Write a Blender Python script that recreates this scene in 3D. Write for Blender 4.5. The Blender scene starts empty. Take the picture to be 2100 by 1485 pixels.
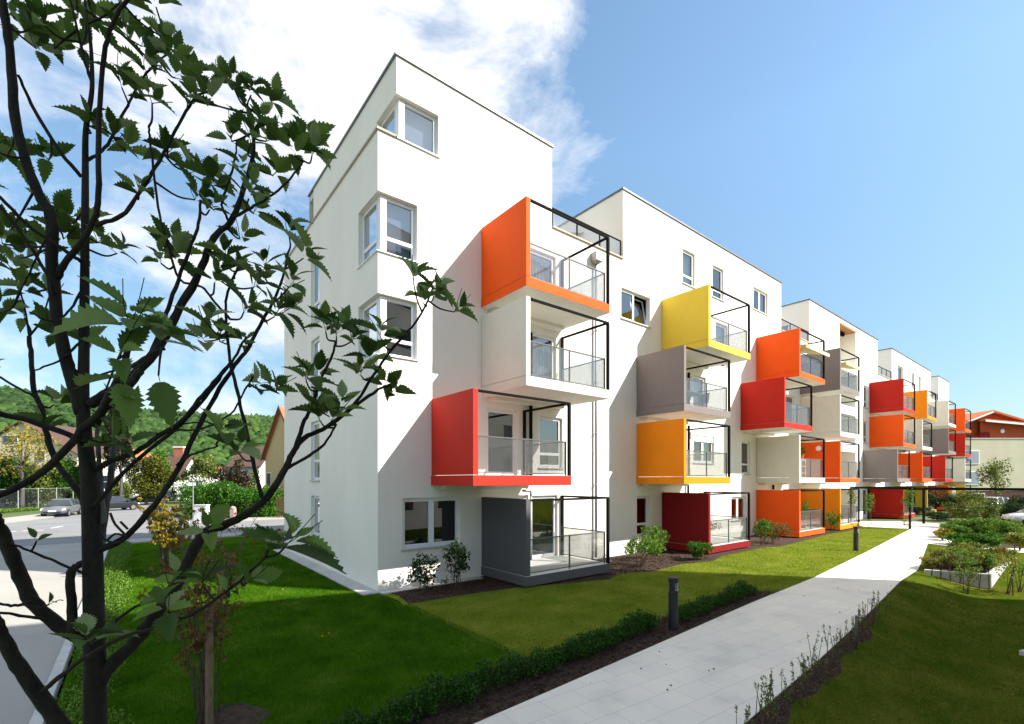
import bpy, math, random
import numpy as np
from mathutils import Vector, Matrix
random.seed(7)
scene = bpy.context.scene
COL = scene.collection
R = math.radians

# ------------------------------------------------------------------ site frame
# x runs along the long facade, y into the building (the facade is y = 0), z up.
CAM = Vector((-5.277, -12.635, 3.1))
FWD = Vector((0.62082, 0.78396, 0)); RGT = Vector((0.78396, -0.62082, 0))
F = 978.0
def at(px, depth, z=0.0):
    """site point seen in direction px (photo column) at a depth in metres"""
    p = CAM + FWD * depth + RGT * ((px - 1050.0) / F * depth)
    return Vector((p.x, p.y, z))
def gr(px, py, z=0.0):
    return at(px, F * (3.1 - z) / (py - 985.0), z)
def pt(px, py, depth):
    p = at(px, depth); p.z = 3.1 - (py - 985.0) / F * depth
    return p

# ------------------------------------------------------------------ materials
def mat(name):
    m = bpy.data.materials.new(name); m.use_nodes = True
    nt = m.node_tree; nt.nodes.clear()
    out = nt.nodes.new('ShaderNodeOutputMaterial')
    return m, nt, out
def N(nt, t, **kw):
    n = nt.nodes.new(t)
    for k, v in kw.items():
        if k in n.inputs: n.inputs[k].default_value = v
        else: setattr(n, k, v)
    return n
def ramp(nt, stops, interp='LINEAR'):
    r = nt.nodes.new('ShaderNodeValToRGB'); cr = r.color_ramp; cr.interpolation = interp
    cr.elements[0].position, cr.elements[0].color = stops[0][0], (*stops[0][1], 1)
    cr.elements[1].position, cr.elements[1].color = stops[-1][0], (*stops[-1][1], 1)
    for p, c in stops[1:-1]:
        e = cr.elements.new(p); e.color = (*c, 1)
    return r
def surf(name, stops, scale=3.0, detail=6.0, rough=0.8, bump=0.0, bscale=40.0, spec=0.3, metallic=0.0, stretch=(1, 1, 1), bdist=0.01, mix2=None):
    m, nt, out = mat(name); L = nt.links.new
    tc = N(nt, 'ShaderNodeTexCoord'); mp = N(nt, 'ShaderNodeMapping'); mp.inputs['Scale'].default_value = stretch
    L(tc.outputs['Object'], mp.inputs['Vector'])
    no = N(nt, 'ShaderNodeTexNoise', Scale=scale, Detail=detail, Roughness=0.6); L(mp.outputs[0], no.inputs['Vector'])
    r = ramp(nt, stops); L(no.outputs['Fac'], r.inputs[0])
    b = N(nt, 'ShaderNodeBsdfPrincipled', Roughness=rough, Metallic=metallic)
    b.inputs['Specular IOR Level'].default_value = spec
    col = r.outputs[0]
    if mix2:                                    # fine speckle multiplied in
        n2 = N(nt, 'ShaderNodeTexNoise', Scale=mix2[0], Detail=3.0); L(tc.outputs['Object'], n2.inputs['Vector'])
        r2 = ramp(nt, [(0.3, (mix2[1],) * 3), (0.7, (mix2[2],) * 3)]); L(n2.outputs['Fac'], r2.inputs[0])
        mx = N(nt, 'ShaderNodeMix', data_type='RGBA', blend_type='MULTIPLY'); mx.inputs[0].default_value = 1.0
        L(col, mx.inputs[6]); L(r2.outputs[0], mx.inputs[7]); col = mx.outputs[2]
    L(col, b.inputs['Base Color'])
    if bump:
        bn = N(nt, 'ShaderNodeTexNoise', Scale=bscale, Detail=4.0); L(tc.outputs['Object'], bn.inputs['Vector'])
        bp = N(nt, 'ShaderNodeBump', Strength=bump, Distance=bdist); L(bn.outputs['Fac'], bp.inputs['Height'])
        L(bp.outputs[0], b.inputs['Normal'])
    L(b.outputs[0], out.inputs[0])
    return m
def vary(c, k=0.06):
    return [(0.3, tuple(x * (1 - k) for x in c)), (0.7, tuple(min(1, x * (1 + k)) for x in c))]
def paint(name, c, rough=0.7, k=0.05, **kw):
    return surf(name, vary(c, k), scale=1.3, rough=rough, bump=0.12, bscale=220.0, bdist=0.004, spec=0.15, **kw)
def leafmat(name, stops, trans=0.3, rough=0.55, spec=0.15, pos_scale=None):
    m, nt, out = mat(name); L = nt.links.new
    g = N(nt, 'ShaderNodeNewGeometry'); r = ramp(nt, stops)
    if pos_scale:
        tc = N(nt, 'ShaderNodeTexCoord'); no = N(nt, 'ShaderNodeTexNoise', Scale=pos_scale, Detail=4.0, Roughness=0.6)
        L(tc.outputs['Object'], no.inputs['Vector'])
        ma = N(nt, 'ShaderNodeMath', operation='MULTIPLY_ADD'); L(g.outputs['Random Per Island'], ma.inputs[0]); ma.inputs[1].default_value = 0.45
        mb = N(nt, 'ShaderNodeMath', operation='MULTIPLY_ADD'); L(no.outputs['Fac'], mb.inputs[0]); mb.inputs[1].default_value = 1.9; mb.inputs[2].default_value = -0.68
        L(mb.outputs[0], ma.inputs[2]); L(ma.outputs[0], r.inputs[0])
    else:
        L(g.outputs['Random Per Island'], r.inputs[0])
    b = N(nt, 'ShaderNodeBsdfPrincipled', Roughness=rough); b.inputs['Specular IOR Level'].default_value = spec
    L(r.outputs[0], b.inputs['Base Color'])
    if trans:
        t = N(nt, 'ShaderNodeBsdfTranslucent'); L(r.outputs[0], t.inputs['Color'])
        mx = N(nt, 'ShaderNodeMixShader', Fac=trans); L(b.outputs[0], mx.inputs[1]); L(t.outputs[0], mx.inputs[2]); L(mx.outputs[0], out.inputs[0])
    else:
        L(b.outputs[0], out.inputs[0])
    return m
def glassmat(name, tint, refl0, refl1, diffuse=0.0, dcol=(0.7, 0.72, 0.72)):
    m, nt, out = mat(name); L = nt.links.new
    tr = N(nt, 'ShaderNodeBsdfTransparent', Color=(*tint, 1)); gl = N(nt, 'ShaderNodeBsdfGlossy', Roughness=0.015, Color=(0.95, 0.97, 1, 1))
    lw = N(nt, 'ShaderNodeLayerWeight', Blend=0.35)
    mr = N(nt, 'ShaderNodeMapRange'); mr.inputs['To Min'].default_value = refl0; mr.inputs['To Max'].default_value = refl1
    L(lw.outputs['Fresnel'], mr.inputs['Value'])
    base = tr
    if diffuse:
        df = N(nt, 'ShaderNodeBsdfDiffuse', Color=(*dcol, 1)); m0 = N(nt, 'ShaderNodeMixShader', Fac=diffuse)
        L(tr.outputs[0], m0.inputs[1]); L(df.outputs[0], m0.inputs[2]); base = m0
    mx = N(nt, 'ShaderNodeMixShader'); L(mr.outputs[0], mx.inputs[0]); L(base.outputs[0], mx.inputs[1]); L(gl.outputs[0], mx.inputs[2])
    L(mx.outputs[0], out.inputs[0])
    return m

M = {}
M['plaster'] = surf('white_plaster', [(0.25, (0.775, 0.730, 0.660)), (0.75, (0.855, 0.810, 0.738))], scale=0.7, detail=8, rough=0.92, bump=0.35, bscale=90.0, bdist=0.006, spec=0.15, stretch=(1, 1, 0.45))
M['cream'] = paint('cream_panel', (0.66, 0.63, 0.54)); M['soffit'] = paint('cream_soffit', (0.72, 0.70, 0.63), rough=0.85)
M['orange'] = paint('orange_panel', (0.83, 0.095, 0.007)); M['red'] = paint('red_panel', (0.46, 0.019, 0.011))
M['coral'] = paint('coral_red_panel', (0.52, 0.030, 0.017)); M['darkred'] = paint('dark_red_panel', (0.20, 0.008, 0.010))
M['amber'] = paint('amber_panel', (0.82, 0.24, 0.007)); M['yellow'] = paint('yellow_panel', (0.78, 0.56, 0.06))
M['taupe'] = paint('grey_brown_panel', (0.205, 0.175, 0.168)); M['charcoal'] = paint('charcoal_panel', (0.105, 0.099, 0.102))
M['ochre'] = paint('ochre_panel', (0.52, 0.34, 0.03))
M['steel'] = surf('dark_steel', vary((0.010, 0.0095, 0.0095), 0.2), scale=8, rough=0.8, metallic=0.0, spec=0.04)
M['rail'] = surf('grey_rail_metal', vary((0.10, 0.102, 0.105), 0.1), scale=8, rough=0.5, metallic=0.1, spec=0.3)
M['cap'] = surf('zinc_cap', vary((0.16, 0.165, 0.175), 0.12), scale=2, rough=0.45, metallic=0.5)
M['stonecap'] = surf('parapet_cap', vary((0.40, 0.35, 0.28), 0.12), scale=3, rough=0.7)
M['frame'] = surf('white_window_frame', vary((0.80, 0.81, 0.82), 0.03), scale=4, rough=0.35, spec=0.5)
M['sill'] = surf('metal_sill', vary((0.55, 0.55, 0.54), 0.08), scale=5, rough=0.45, metallic=0.2)
M['pane'] = glassmat('window_glass', (0.82, 0.86, 0.88), 0.16, 0.80)
M['panelglass'] = glassmat('railing_glass', (0.83, 0.84, 0.84), 0.004, 0.16, 0.07, (0.42, 0.42, 0.42))
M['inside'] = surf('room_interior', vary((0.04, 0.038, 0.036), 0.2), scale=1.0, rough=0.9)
M['curtain'] = surf('white_curtain', vary((0.62, 0.63, 0.66), 0.12), scale=14, rough=0.9, stretch=(1, 1, 0.05))
M['redcurtain'] = surf('red_curtain', vary((0.45, 0.06, 0.04), 0.2), scale=14, rough=0.9, stretch=(1, 1, 0.05))
M['blind'] = surf('blue_grey_sky_tone', vary((0.42, 0.46, 0.56), 0.05), scale=3, rough=0.9)  # blue-grey that imitates sky reflected in the corner panes
M['deck'] = surf('balcony_floor', vary((0.62, 0.61, 0.58), 0.06), scale=3, rough=0.8)
M['pipe'] = surf('zinc_pipe', vary((0.30, 0.30, 0.29), 0.1), scale=6, rough=0.45, metallic=0.4)
M['awning'] = surf('awning_fabric', [(0.35, (0.78, 0.62, 0.18)), (0.65, (0.85, 0.78, 0.52))], scale=9, rough=0.85, stretch=(1, 0.05, 0.05))
M['wood'] = surf('warm_wood', [(0.3, (0.34, 0.15, 0.05)), (0.7, (0.46, 0.22, 0.08))], scale=6, rough=0.6, stretch=(1, 8, 8))
M['concrete'] = surf('concrete', [(0.25, (0.40, 0.39, 0.37)), (0.75, (0.56, 0.55, 0.52))], scale=1.6, detail=10, rough=0.9, bump=0.3, bscale=30, mix2=(60, 0.9, 1.05))
M['soil'] = surf('bark_mulch', [(0.3, (0.022, 0.012, 0.008)), (0.7, (0.085, 0.048, 0.030))], scale=9, detail=12, rough=0.95, bump=1.0, bscale=28, bdist=0.06)
M['drive'] = surf('pale_concrete_drive', [(0.2, (0.30, 0.28, 0.25)), (0.8, (0.40, 0.375, 0.335))], scale=0.5, detail=12, rough=0.9, bump=0.25, bscale=60, mix2=(120, 0.86, 1.06))
M['asphalt'] = surf('asphalt', [(0.25, (0.17, 0.165, 0.165)), (0.75, (0.25, 0.245, 0.24))], scale=0.35, detail=12, rough=0.9, bump=0.3, bscale=90, mix2=(70, 0.85, 1.1))
M['marking'] = surf('road_paint', vary((0.75, 0.75, 0.73), 0.12), scale=4, rough=0.8)
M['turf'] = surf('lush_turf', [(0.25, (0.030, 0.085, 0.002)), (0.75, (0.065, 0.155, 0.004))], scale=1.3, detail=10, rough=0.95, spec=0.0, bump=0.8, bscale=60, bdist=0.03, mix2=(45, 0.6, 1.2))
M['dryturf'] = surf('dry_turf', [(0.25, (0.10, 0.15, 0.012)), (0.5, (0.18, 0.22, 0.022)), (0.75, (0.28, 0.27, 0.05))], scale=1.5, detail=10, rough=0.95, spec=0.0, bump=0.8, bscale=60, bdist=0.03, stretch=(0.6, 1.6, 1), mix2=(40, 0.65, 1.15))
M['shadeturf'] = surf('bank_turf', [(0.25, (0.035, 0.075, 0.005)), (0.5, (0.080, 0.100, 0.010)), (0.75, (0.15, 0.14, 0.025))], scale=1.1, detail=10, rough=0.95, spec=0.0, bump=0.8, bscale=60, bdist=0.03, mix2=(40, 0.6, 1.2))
M['earth'] = surf('town_ground', [(0.3, (0.05, 0.09, 0.02)), (0.7, (0.12, 0.13, 0.05))], scale=0.08, detail=8, rough=0.95)
M['bark'] = surf('tree_bark', [(0.3, (0.004, 0.0035, 0.0025)), (0.7, (0.030, 0.024, 0.016))], scale=26, detail=8, rough=0.85, bump=0.7, bscale=70, bdist=0.006, stretch=(1, 1, 0.35))
M['greybark'] = surf('grey_bark', [(0.3, (0.05, 0.045, 0.04)), (0.7, (0.12, 0.11, 0.10))], scale=18, detail=8, rough=0.85, bump=0.5, bscale=60, bdist=0.006)
M['twig'] = surf('shrub_stem', [(0.3, (0.05, 0.032, 0.022)), (0.7, (0.12, 0.08, 0.055))], scale=20, rough=0.85)
M['stake'] = surf('stake_wood', [(0.3, (0.13, 0.08, 0.05)), (0.7, (0.24, 0.16, 0.10))], scale=10, rough=0.8, stretch=(6, 6, 1))
M['whitebeam'] = leafmat('whitebeam_leaf', [(0.0, (0.032, 0.066, 0.012)), (0.5, (0.085, 0.150, 0.028)), (0.8, (0.17, 0.25, 0.055)), (1.0, (0.27, 0.33, 0.16))], trans=0.35, rough=0.55)
M['box'] = leafmat('box_leaf', [(0, (0.012, 0.045, 0.006)), (0.6, (0.03, 0.09, 0.010)), (1, (0.07, 0.15, 0.018))], trans=0.25)
M['bright'] = leafmat('bright_green_leaf', [(0, (0.04, 0.10, 0.010)), (0.6, (0.10, 0.20, 0.020)), (1, (0.20, 0.30, 0.04))], trans=0.3)
M['hedge'] = leafmat('hedge_leaf', [(0, (0.02, 0.07, 0.008)), (0.6, (0.05, 0.15, 0.012)), (1, (0.11, 0.25, 0.02))], trans=0.3)
M['gold'] = leafmat('golden_leaf', [(0, (0.16, 0.14, 0.012)), (0.6, (0.32, 0.27, 0.03)), (1, (0.42, 0.24, 0.03))], trans=0.35)
M['copper'] = leafmat('copper_leaf', [(0, (0.08, 0.045, 0.012)), (0.6, (0.20, 0.10, 0.02)), (1, (0.16, 0.13, 0.03))], trans=0.3)
M['plum'] = leafmat('dark_purple_leaf', [(0, (0.018, 0.012, 0.010)), (0.7, (0.05, 0.035, 0.018)), (1, (0.09, 0.075, 0.02))], trans=0.2)
M['yew'] = leafmat('yew_leaf', [(0, (0.030, 0.045, 0.006)), (0.7, (0.09, 0.10, 0.012)), (1, (0.19, 0.17, 0.02))], trans=0.2)
M['rose'] = leafmat('rose_leaf', [(0, (0.010, 0.032, 0.010)), (0.6, (0.022, 0.055, 0.015)), (1, (0.05, 0.08, 0.02))], trans=0.25)
M['olive'] = leafmat('olive_leaf', [(0, (0.05, 0.085, 0.015)), (0.6, (0.13, 0.17, 0.03)), (1, (0.25, 0.26, 0.06))], trans=0.3)
M['mixed'] = leafmat('mixed_planting_leaf', [(0, (0.07, 0.13, 0.012)), (0.45, (0.17, 0.22, 0.03)), (0.8, (0.32, 0.29, 0.035)), (1, (0.26, 0.13, 0.07))], trans=0.3)
M['blossom'] = leafmat('white_blossom', [(0, (0.6, 0.62, 0.52)), (1, (0.85, 0.85, 0.80))], trans=0.2)
M['pink'] = leafmat('pink_flower', [(0, (0.30, 0.07, 0.20)), (1, (0.50, 0.20, 0.38))], trans=0.3)
M['dandelion'] = leafmat('yellow_flower', [(0, (0.75, 0.55, 0.02)), (1, (0.85, 0.65, 0.03))], trans=0.1)
M['forest'] = leafmat('hill_forest', [(0, (0.012, 0.026, 0.012)), (0.3, (0.022, 0.046, 0.014)), (0.6, (0.040, 0.080, 0.018)), (0.85, (0.070, 0.115, 0.024)), (1, (0.05, 0.055, 0.032))], trans=0.0, rough=0.9, spec=0.1, pos_scale=0.012)
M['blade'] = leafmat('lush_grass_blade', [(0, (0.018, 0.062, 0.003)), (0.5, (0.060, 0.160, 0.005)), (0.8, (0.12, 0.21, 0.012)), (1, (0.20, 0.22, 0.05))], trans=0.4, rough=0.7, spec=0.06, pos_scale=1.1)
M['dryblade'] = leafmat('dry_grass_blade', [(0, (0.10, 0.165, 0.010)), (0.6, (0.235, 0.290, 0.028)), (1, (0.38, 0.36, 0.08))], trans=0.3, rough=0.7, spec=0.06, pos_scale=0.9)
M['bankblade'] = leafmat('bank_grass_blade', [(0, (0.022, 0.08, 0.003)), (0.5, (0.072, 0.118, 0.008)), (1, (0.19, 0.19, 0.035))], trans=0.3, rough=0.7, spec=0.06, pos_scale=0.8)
M['housecream'] = surf('house_cream', vary((0.62, 0.54, 0.36), 0.06), scale=1, rough=0.9)
M['housetan'] = surf('house_tan', vary((0.50, 0.38, 0.19), 0.06), scale=1, rough=0.9)
M['housewhite'] = surf('house_white', vary((0.72, 0.71, 0.68), 0.05), scale=1, rough=0.9)
M['tile'] = surf('orange_roof_tile', [(0.3, (0.40, 0.10, 0.035)), (0.7, (0.60, 0.20, 0.08))], scale=5, rough=0.85, bump=0.5, bscale=14, bdist=0.05)
M['browntile'] = surf('brown_roof_tile', [(0.3, (0.060, 0.034, 0.025)), (0.7, (0.125, 0.075, 0.055))], scale=5, rough=0.85, bump=0.5, bscale=14, bdist=0.05)
M['darkglass'] = surf('dark_window_glass', vary((0.03, 0.035, 0.04), 0.3), scale=1, rough=0.08, spec=0.8)
M['terracotta'] = surf('terracotta_render', vary((0.42, 0.085, 0.03), 0.06), scale=0.8, rough=0.9)
M['palecream'] = surf('pale_cream_render', vary((0.56, 0.52, 0.38), 0.05), scale=0.8, rough=0.9)
M['brownclad'] = surf('brown_cladding', vary((0.085, 0.028, 0.02), 0.15), scale=3, rough=0.7, stretch=(8, 8, 0.2))
M['greypane'] = surf('grey_window_glass', vary((0.30, 0.33, 0.38), 0.1), scale=1, rough=0.15, spec=0.6)
M['brick'] = surf('brick', [(0.3, (0.25, 0.10, 0.06)), (0.7, (0.42, 0.20, 0.13))], scale=6, rough=0.9)
M['rubber'] = surf('tyre_rubber', vary((0.012, 0.012, 0.013), 0.2), scale=10, rough=0.8)
M['alloy'] = surf('alloy_rim', vary((0.42, 0.43, 0.44), 0.1), scale=10, rough=0.3, metallic=0.8)
for nm, c in dict(silvercar=(0.15, 0.158, 0.172), blackcar=(0.025, 0.028, 0.032), greencar=(0.014, 0.040, 0.034), whitecar=(0.72, 0.72, 0.73)).items():
    M[nm] = surf(nm + '_paint', vary(c, 0.04), scale=2, rough=0.22, spec=0.6, metallic=0.25)
M['lampglass'] = surf('head_lamp', vary((0.7, 0.72, 0.74), 0.05), scale=5, rough=0.1, spec=0.8)
M['taillamp'] = surf('tail_lamp', vary((0.55, 0.02, 0.015), 0.05), scale=5, rough=0.15, spec=0.7)
M['plastic'] = surf('black_plastic', vary((0.015, 0.015, 0.016), 0.1), scale=5, rough=0.5)
M['skin'] = surf('skin', vary((0.55, 0.34, 0.25), 0.05), scale=8, rough=0.6)
M['shirt'] = surf('lilac_shirt', vary((0.36, 0.36, 0.58), 0.08), scale=10, rough=0.85)
M['trouser'] = surf('dark_trousers', vary((0.03, 0.035, 0.06), 0.15), scale=10, rough=0.85)
M['hair'] = surf('fair_hair', vary((0.36, 0.25, 0.12), 0.2), scale=20, rough=0.7)
M['fencewood'] = surf('brown_fence_wood', vary((0.13, 0.055, 0.03), 0.2), scale=6, rough=0.8)
M['galv'] = surf('galvanised_steel', vary((0.42, 0.43, 0.43), 0.1), scale=6, rough=0.45, metallic=0.5)
M['navy'] = surf('navy_board', vary((0.022, 0.028, 0.045), 0.15), scale=4, rough=0.5)
M['greyshed'] = surf('grey_boards', vary((0.30, 0.31, 0.33), 0.1), scale=4, rough=0.8)
M['boxgrey'] = surf('utility_box_paint', vary((0.66, 0.66, 0.65), 0.05), scale=4, rough=0.6)
M['pinkpillar'] = surf('pinkish_stone', vary((0.42, 0.27, 0.25), 0.1), scale=6, rough=0.8)
M['bollard'] = surf('bollard_anthracite', vary((0.020, 0.021, 0.024), 0.15), scale=10, rough=0.45, spec=0.5, metallic=0.3)
M['louvre'] = surf('bollard_louvre', vary((0.30, 0.31, 0.32), 0.1), scale=10, rough=0.35, metallic=0.5)

def paving(name):
    m, nt, out = mat(name); L = nt.links.new
    tc = N(nt, 'ShaderNodeTexCoord'); mp = N(nt, 'ShaderNodeMapping'); mp.inputs['Rotation'].default_value = (0, 0, R(4))
    L(tc.outputs['Object'], mp.inputs['Vector'])
    br = N(nt, 'ShaderNodeTexBrick', Scale=1.0)
    br.inputs['Color1'].default_value = (0.79, 0.73, 0.63, 1); br.inputs['Color2'].default_value = (0.755, 0.70, 0.605, 1); br.inputs['Mortar'].default_value = (0.54, 0.50, 0.44, 1)
    br.inputs['Mortar Size'].default_value = 0.0045; br.inputs['Mortar Smooth'].default_value = 0.3; br.inputs['Brick Width'].default_value = 0.62; br.inputs['Row Height'].default_value = 0.405
    br.offset = 0.5; L(mp.outputs[0], br.inputs['Vector'])
    no = N(nt, 'ShaderNodeTexNoise', Scale=0.9, Detail=10.0); L(tc.outputs['Object'], no.inputs['Vector'])
    r = ramp(nt, [(0.28, (0.80, 0.80, 0.81)), (0.45, (0.96, 0.96, 0.96)), (0.75, (1.04, 1.03, 1.0))]); L(no.outputs['Fac'], r.inputs[0])
    n2 = N(nt, 'ShaderNodeTexNoise', Scale=160.0, Detail=2.0); L(tc.outputs['Object'], n2.inputs['Vector'])
    r2 = ramp(nt, [(0.3, (0.88,) * 3), (0.7, (1.05,) * 3)]); L(n2.outputs['Fac'], r2.inputs[0])
    a = N(nt, 'ShaderNodeMix', data_type='RGBA', blend_type='MULTIPLY'); a.inputs[0].default_value = 1; L(br.outputs[0], a.inputs[6]); L(r.outputs[0], a.inputs[7])
    c = N(nt, 'ShaderNodeMix', data_type='RGBA', blend_type='MULTIPLY'); c.inputs[0].default_value = 1; L(a.outputs[2], c.inputs[6]); L(r2.outputs[0], c.inputs[7])
    b = N(nt, 'ShaderNodeBsdfPrincipled', Roughness=0.85); b.inputs['Specular IOR Level'].default_value = 0.25; L(c.outputs[2], b.inputs['Base Color'])
    bp = N(nt, 'ShaderNodeBump', Strength=0.4, Distance=0.004); L(br.outputs['Fac'], bp.inputs['Height']); bp.invert = True; L(bp.outputs[0], b.inputs['Normal'])
    L(b.outputs[0], out.inputs[0]); return m
M['paving'] = paving('pale_slab_paving')

# ------------------------------------------------------------------ mesh helpers
class MB:
    def __init__(s): s.v = []; s.f = []; s.m = []
    def face(s, pts, mi=0):
        n = len(s.v); s.v += [tuple(p) for p in pts]; s.f.append(tuple(range(n, n + len(pts)))); s.m.append(mi); return s
    def box(s, x0, x1, y0, y1, z0, z1, mi=0, bottom=None, top=None):
        n = len(s.v)
        s.v += [(x0, y0, z0), (x1, y0, z0), (x1, y1, z0), (x0, y1, z0), (x0, y0, z1), (x1, y0, z1), (x1, y1, z1), (x0, y1, z1)]
        for k, fc in enumerate([(0, 3, 2, 1), (4, 5, 6, 7), (0, 1, 5, 4), (1, 2, 6, 5), (2, 3, 7, 6), (3, 0, 4, 7)]):
            s.f.append(tuple(n + i for i in fc)); s.m.append(bottom if (k == 0 and bottom is not None) else top if (k == 1 and top is not None) else mi)
        return s
    def obox(s, o, ax, ay, az, mi=0):
        """box from corner o with edge vectors ax, ay, az"""
        n = len(s.v); o, ax, ay, az = map(Vector, (o, ax, ay, az))
        for p in (o, o + ax, o + ax + ay, o + ay): s.v.append(tuple(p))
        for p in (o, o + ax, o + ax + ay, o + ay): s.v.append(tuple(p + az))
        for fc in [(0, 3, 2, 1), (4, 5, 6, 7), (0, 1, 5, 4), (1, 2, 6, 5), (2, 3, 7, 6), (3, 0, 4, 7)]:
            s.f.append(tuple(n + i for i in fc)); s.m.append(mi)
        return s
    def tube(s, pts, rad, sides=8, mi=0, cap=True):
        pts = [Vector(p) for p in pts]; K = len(pts)
        rad = rad if isinstance(rad, (list, tuple)) else [rad] * K
        n0 = len(s.v); up = None
        for i in range(K):
            t = (pts[min(i + 1, K - 1)] - pts[max(i - 1, 0)])
            t = t.normalized() if t.length > 1e-9 else Vector((0, 0, 1))
            if up is None: up = t.orthogonal().normalized()
            else:
                up = up - t * up.dot(t); up = up.normalized() if up.length > 1e-6 else t.orthogonal().normalized()
            w = t.cross(up)
            for k in range(sides):
                a = 2 * math.pi * k / sides; s.v.append(tuple(pts[i] + (up * math.cos(a) + w * math.sin(a)) * rad[i]))
        for i in range(K - 1):
            for k in range(sides):
                k2 = (k + 1) % sides
                s.f.append((n0 + i * sides + k, n0 + i * sides + k2, n0 + (i + 1) * sides + k2, n0 + (i + 1) * sides + k)); s.m.append(mi)
        if cap:
            s.f.append(tuple(n0 + k for k in reversed(range(sides)))); s.m.append(mi)
            s.f.append(tuple(n0 + (K - 1) * sides + k for k in range(sides))); s.m.append(mi)
        return s
    def loft(s, rings, mi=0, cap=True, closed=True, fm=None):
        n0 = len(s.v); K = len(rings); S = len(rings[0])
        for r in rings: s.v += [tuple(p) for p in r]
        for i in range(K - 1):
            for k in range(S if closed else S - 1):
                k2 = (k + 1) % S
                s.f.append((n0 + i * S + k, n0 + i * S + k2, n0 + (i + 1) * S + k2, n0 + (i + 1) * S + k)); s.m.append(fm(i, k) if fm else mi)
        if cap:
            s.f.append(tuple(n0 + k for k in reversed(range(S)))); s.m.append(mi); s.f.append(tuple(n0 + (K - 1) * S + k for k in range(S))); s.m.append(mi)
        return s
    def lathe(s, prof, c=(0, 0, 0), sides=24, mi=0):
        rings = [[(c[0] + r * math.cos(2 * math.pi * k / sides), c[1] + r * math.sin(2 * math.pi * k / sides), c[2] + z) for k in range(sides)] for r, z in prof]
        return s.loft(rings, mi)
    def build(s, name, mats, parent=None, smooth=False, bevel=0.0, origin=None):
        me = bpy.data.meshes.new(name)
        vs = s.v if origin is None else [(x - origin[0], y - origin[1], z - origin[2]) for x, y, z in s.v]
        me.from_pydata(vs, [], s.f)
        for m in (mats if isinstance(mats, (list, tuple)) else [mats]): me.materials.append(M[m])
        me.polygons.foreach_set('material_index', s.m)
        if smooth: me.polygons.foreach_set('use_smooth', [True] * len(me.polygons))
        me.update()
        o = bpy.data.objects.new(name, me); COL.objects.link(o)
        if origin is not None: o.location = origin
        if parent: o.parent = parent
        if bevel:
            b = o.modifiers.new('bevel', 'BEVEL'); b.width = bevel; b.segments = 2; b.limit_method = 'ANGLE'
        return o
def npmesh(name, V, Q, m, parent=None, smooth=False, loc=None):
    """mesh of faces all with the same corner count, from numpy arrays"""
    me = bpy.data.meshes.new(name); nv, nf, k = len(V), len(Q), Q.shape[1]
    me.vertices.add(nv); me.vertices.foreach_set('co', V.astype(np.float32).ravel())
    me.loops.add(nf * k); me.loops.foreach_set('vertex_index', Q.astype(np.int32).ravel())
    me.polygons.add(nf); me.polygons.foreach_set('loop_start', (np.arange(nf) * k).astype(np.int32)); me.polygons.foreach_set('loop_total', np.full(nf, k, np.int32))
    if smooth: me.polygons.foreach_set('use_smooth', np.ones(nf, bool))
    me.materials.append(M[m]); me.update(calc_edges=True)
    o = bpy.data.objects.new(name, me); COL.objects.link(o)
    if loc is not None: o.location = loc
    if parent: o.parent = parent
    return o
def tag(o, label, cat, group=None):
    o['label'] = label; o['category'] = cat
    if group: o['group'] = group
    return o
def thing(name, label, cat, loc=(0, 0, 0), rz=0.0, group=None):
    o = bpy.data.objects.new(name, None); o.empty_display_size = 0.2; COL.objects.link(o); o.location = loc; o.rotation_euler = (0, 0, rz)
    return tag(o, label, cat, group)
def structure(o): o['kind'] = 'structure'; return o
def stuff(o): o['kind'] = 'stuff'; return o
def dup(root, loc, rz=0.0, label=None, scale=None):
    r = root.copy(); COL.objects.link(r); r.location = loc; r.rotation_euler = (0, 0, rz)
    if label: r['label'] = label
    if scale: r.scale = scale if isinstance(scale, tuple) else (scale,) * 3
    for ch in list(root.children):
        c = ch.copy(); COL.objects.link(c); c.parent = r
        for g in ch.children:
            d = g.copy(); COL.objects.link(d); d.parent = c
    return r
def crom(P, n):
    P = [np.array(p, float) for p in P]; P = [2 * P[0] - P[1]] + P + [2 * P[-1] - P[-2]]; out = []
    for i in range(1, len(P) - 2):
        for k in range(n):
            t = k / n; a, b, c, d = P[i - 1:i + 3]
            out.append(0.5 * (2 * b + (c - a) * t + (2 * a - 5 * b + 4 * c - d) * t * t + (3 * b - a - 3 * c + d) * t ** 3))
    out.append(P[-2]); return out

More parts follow.
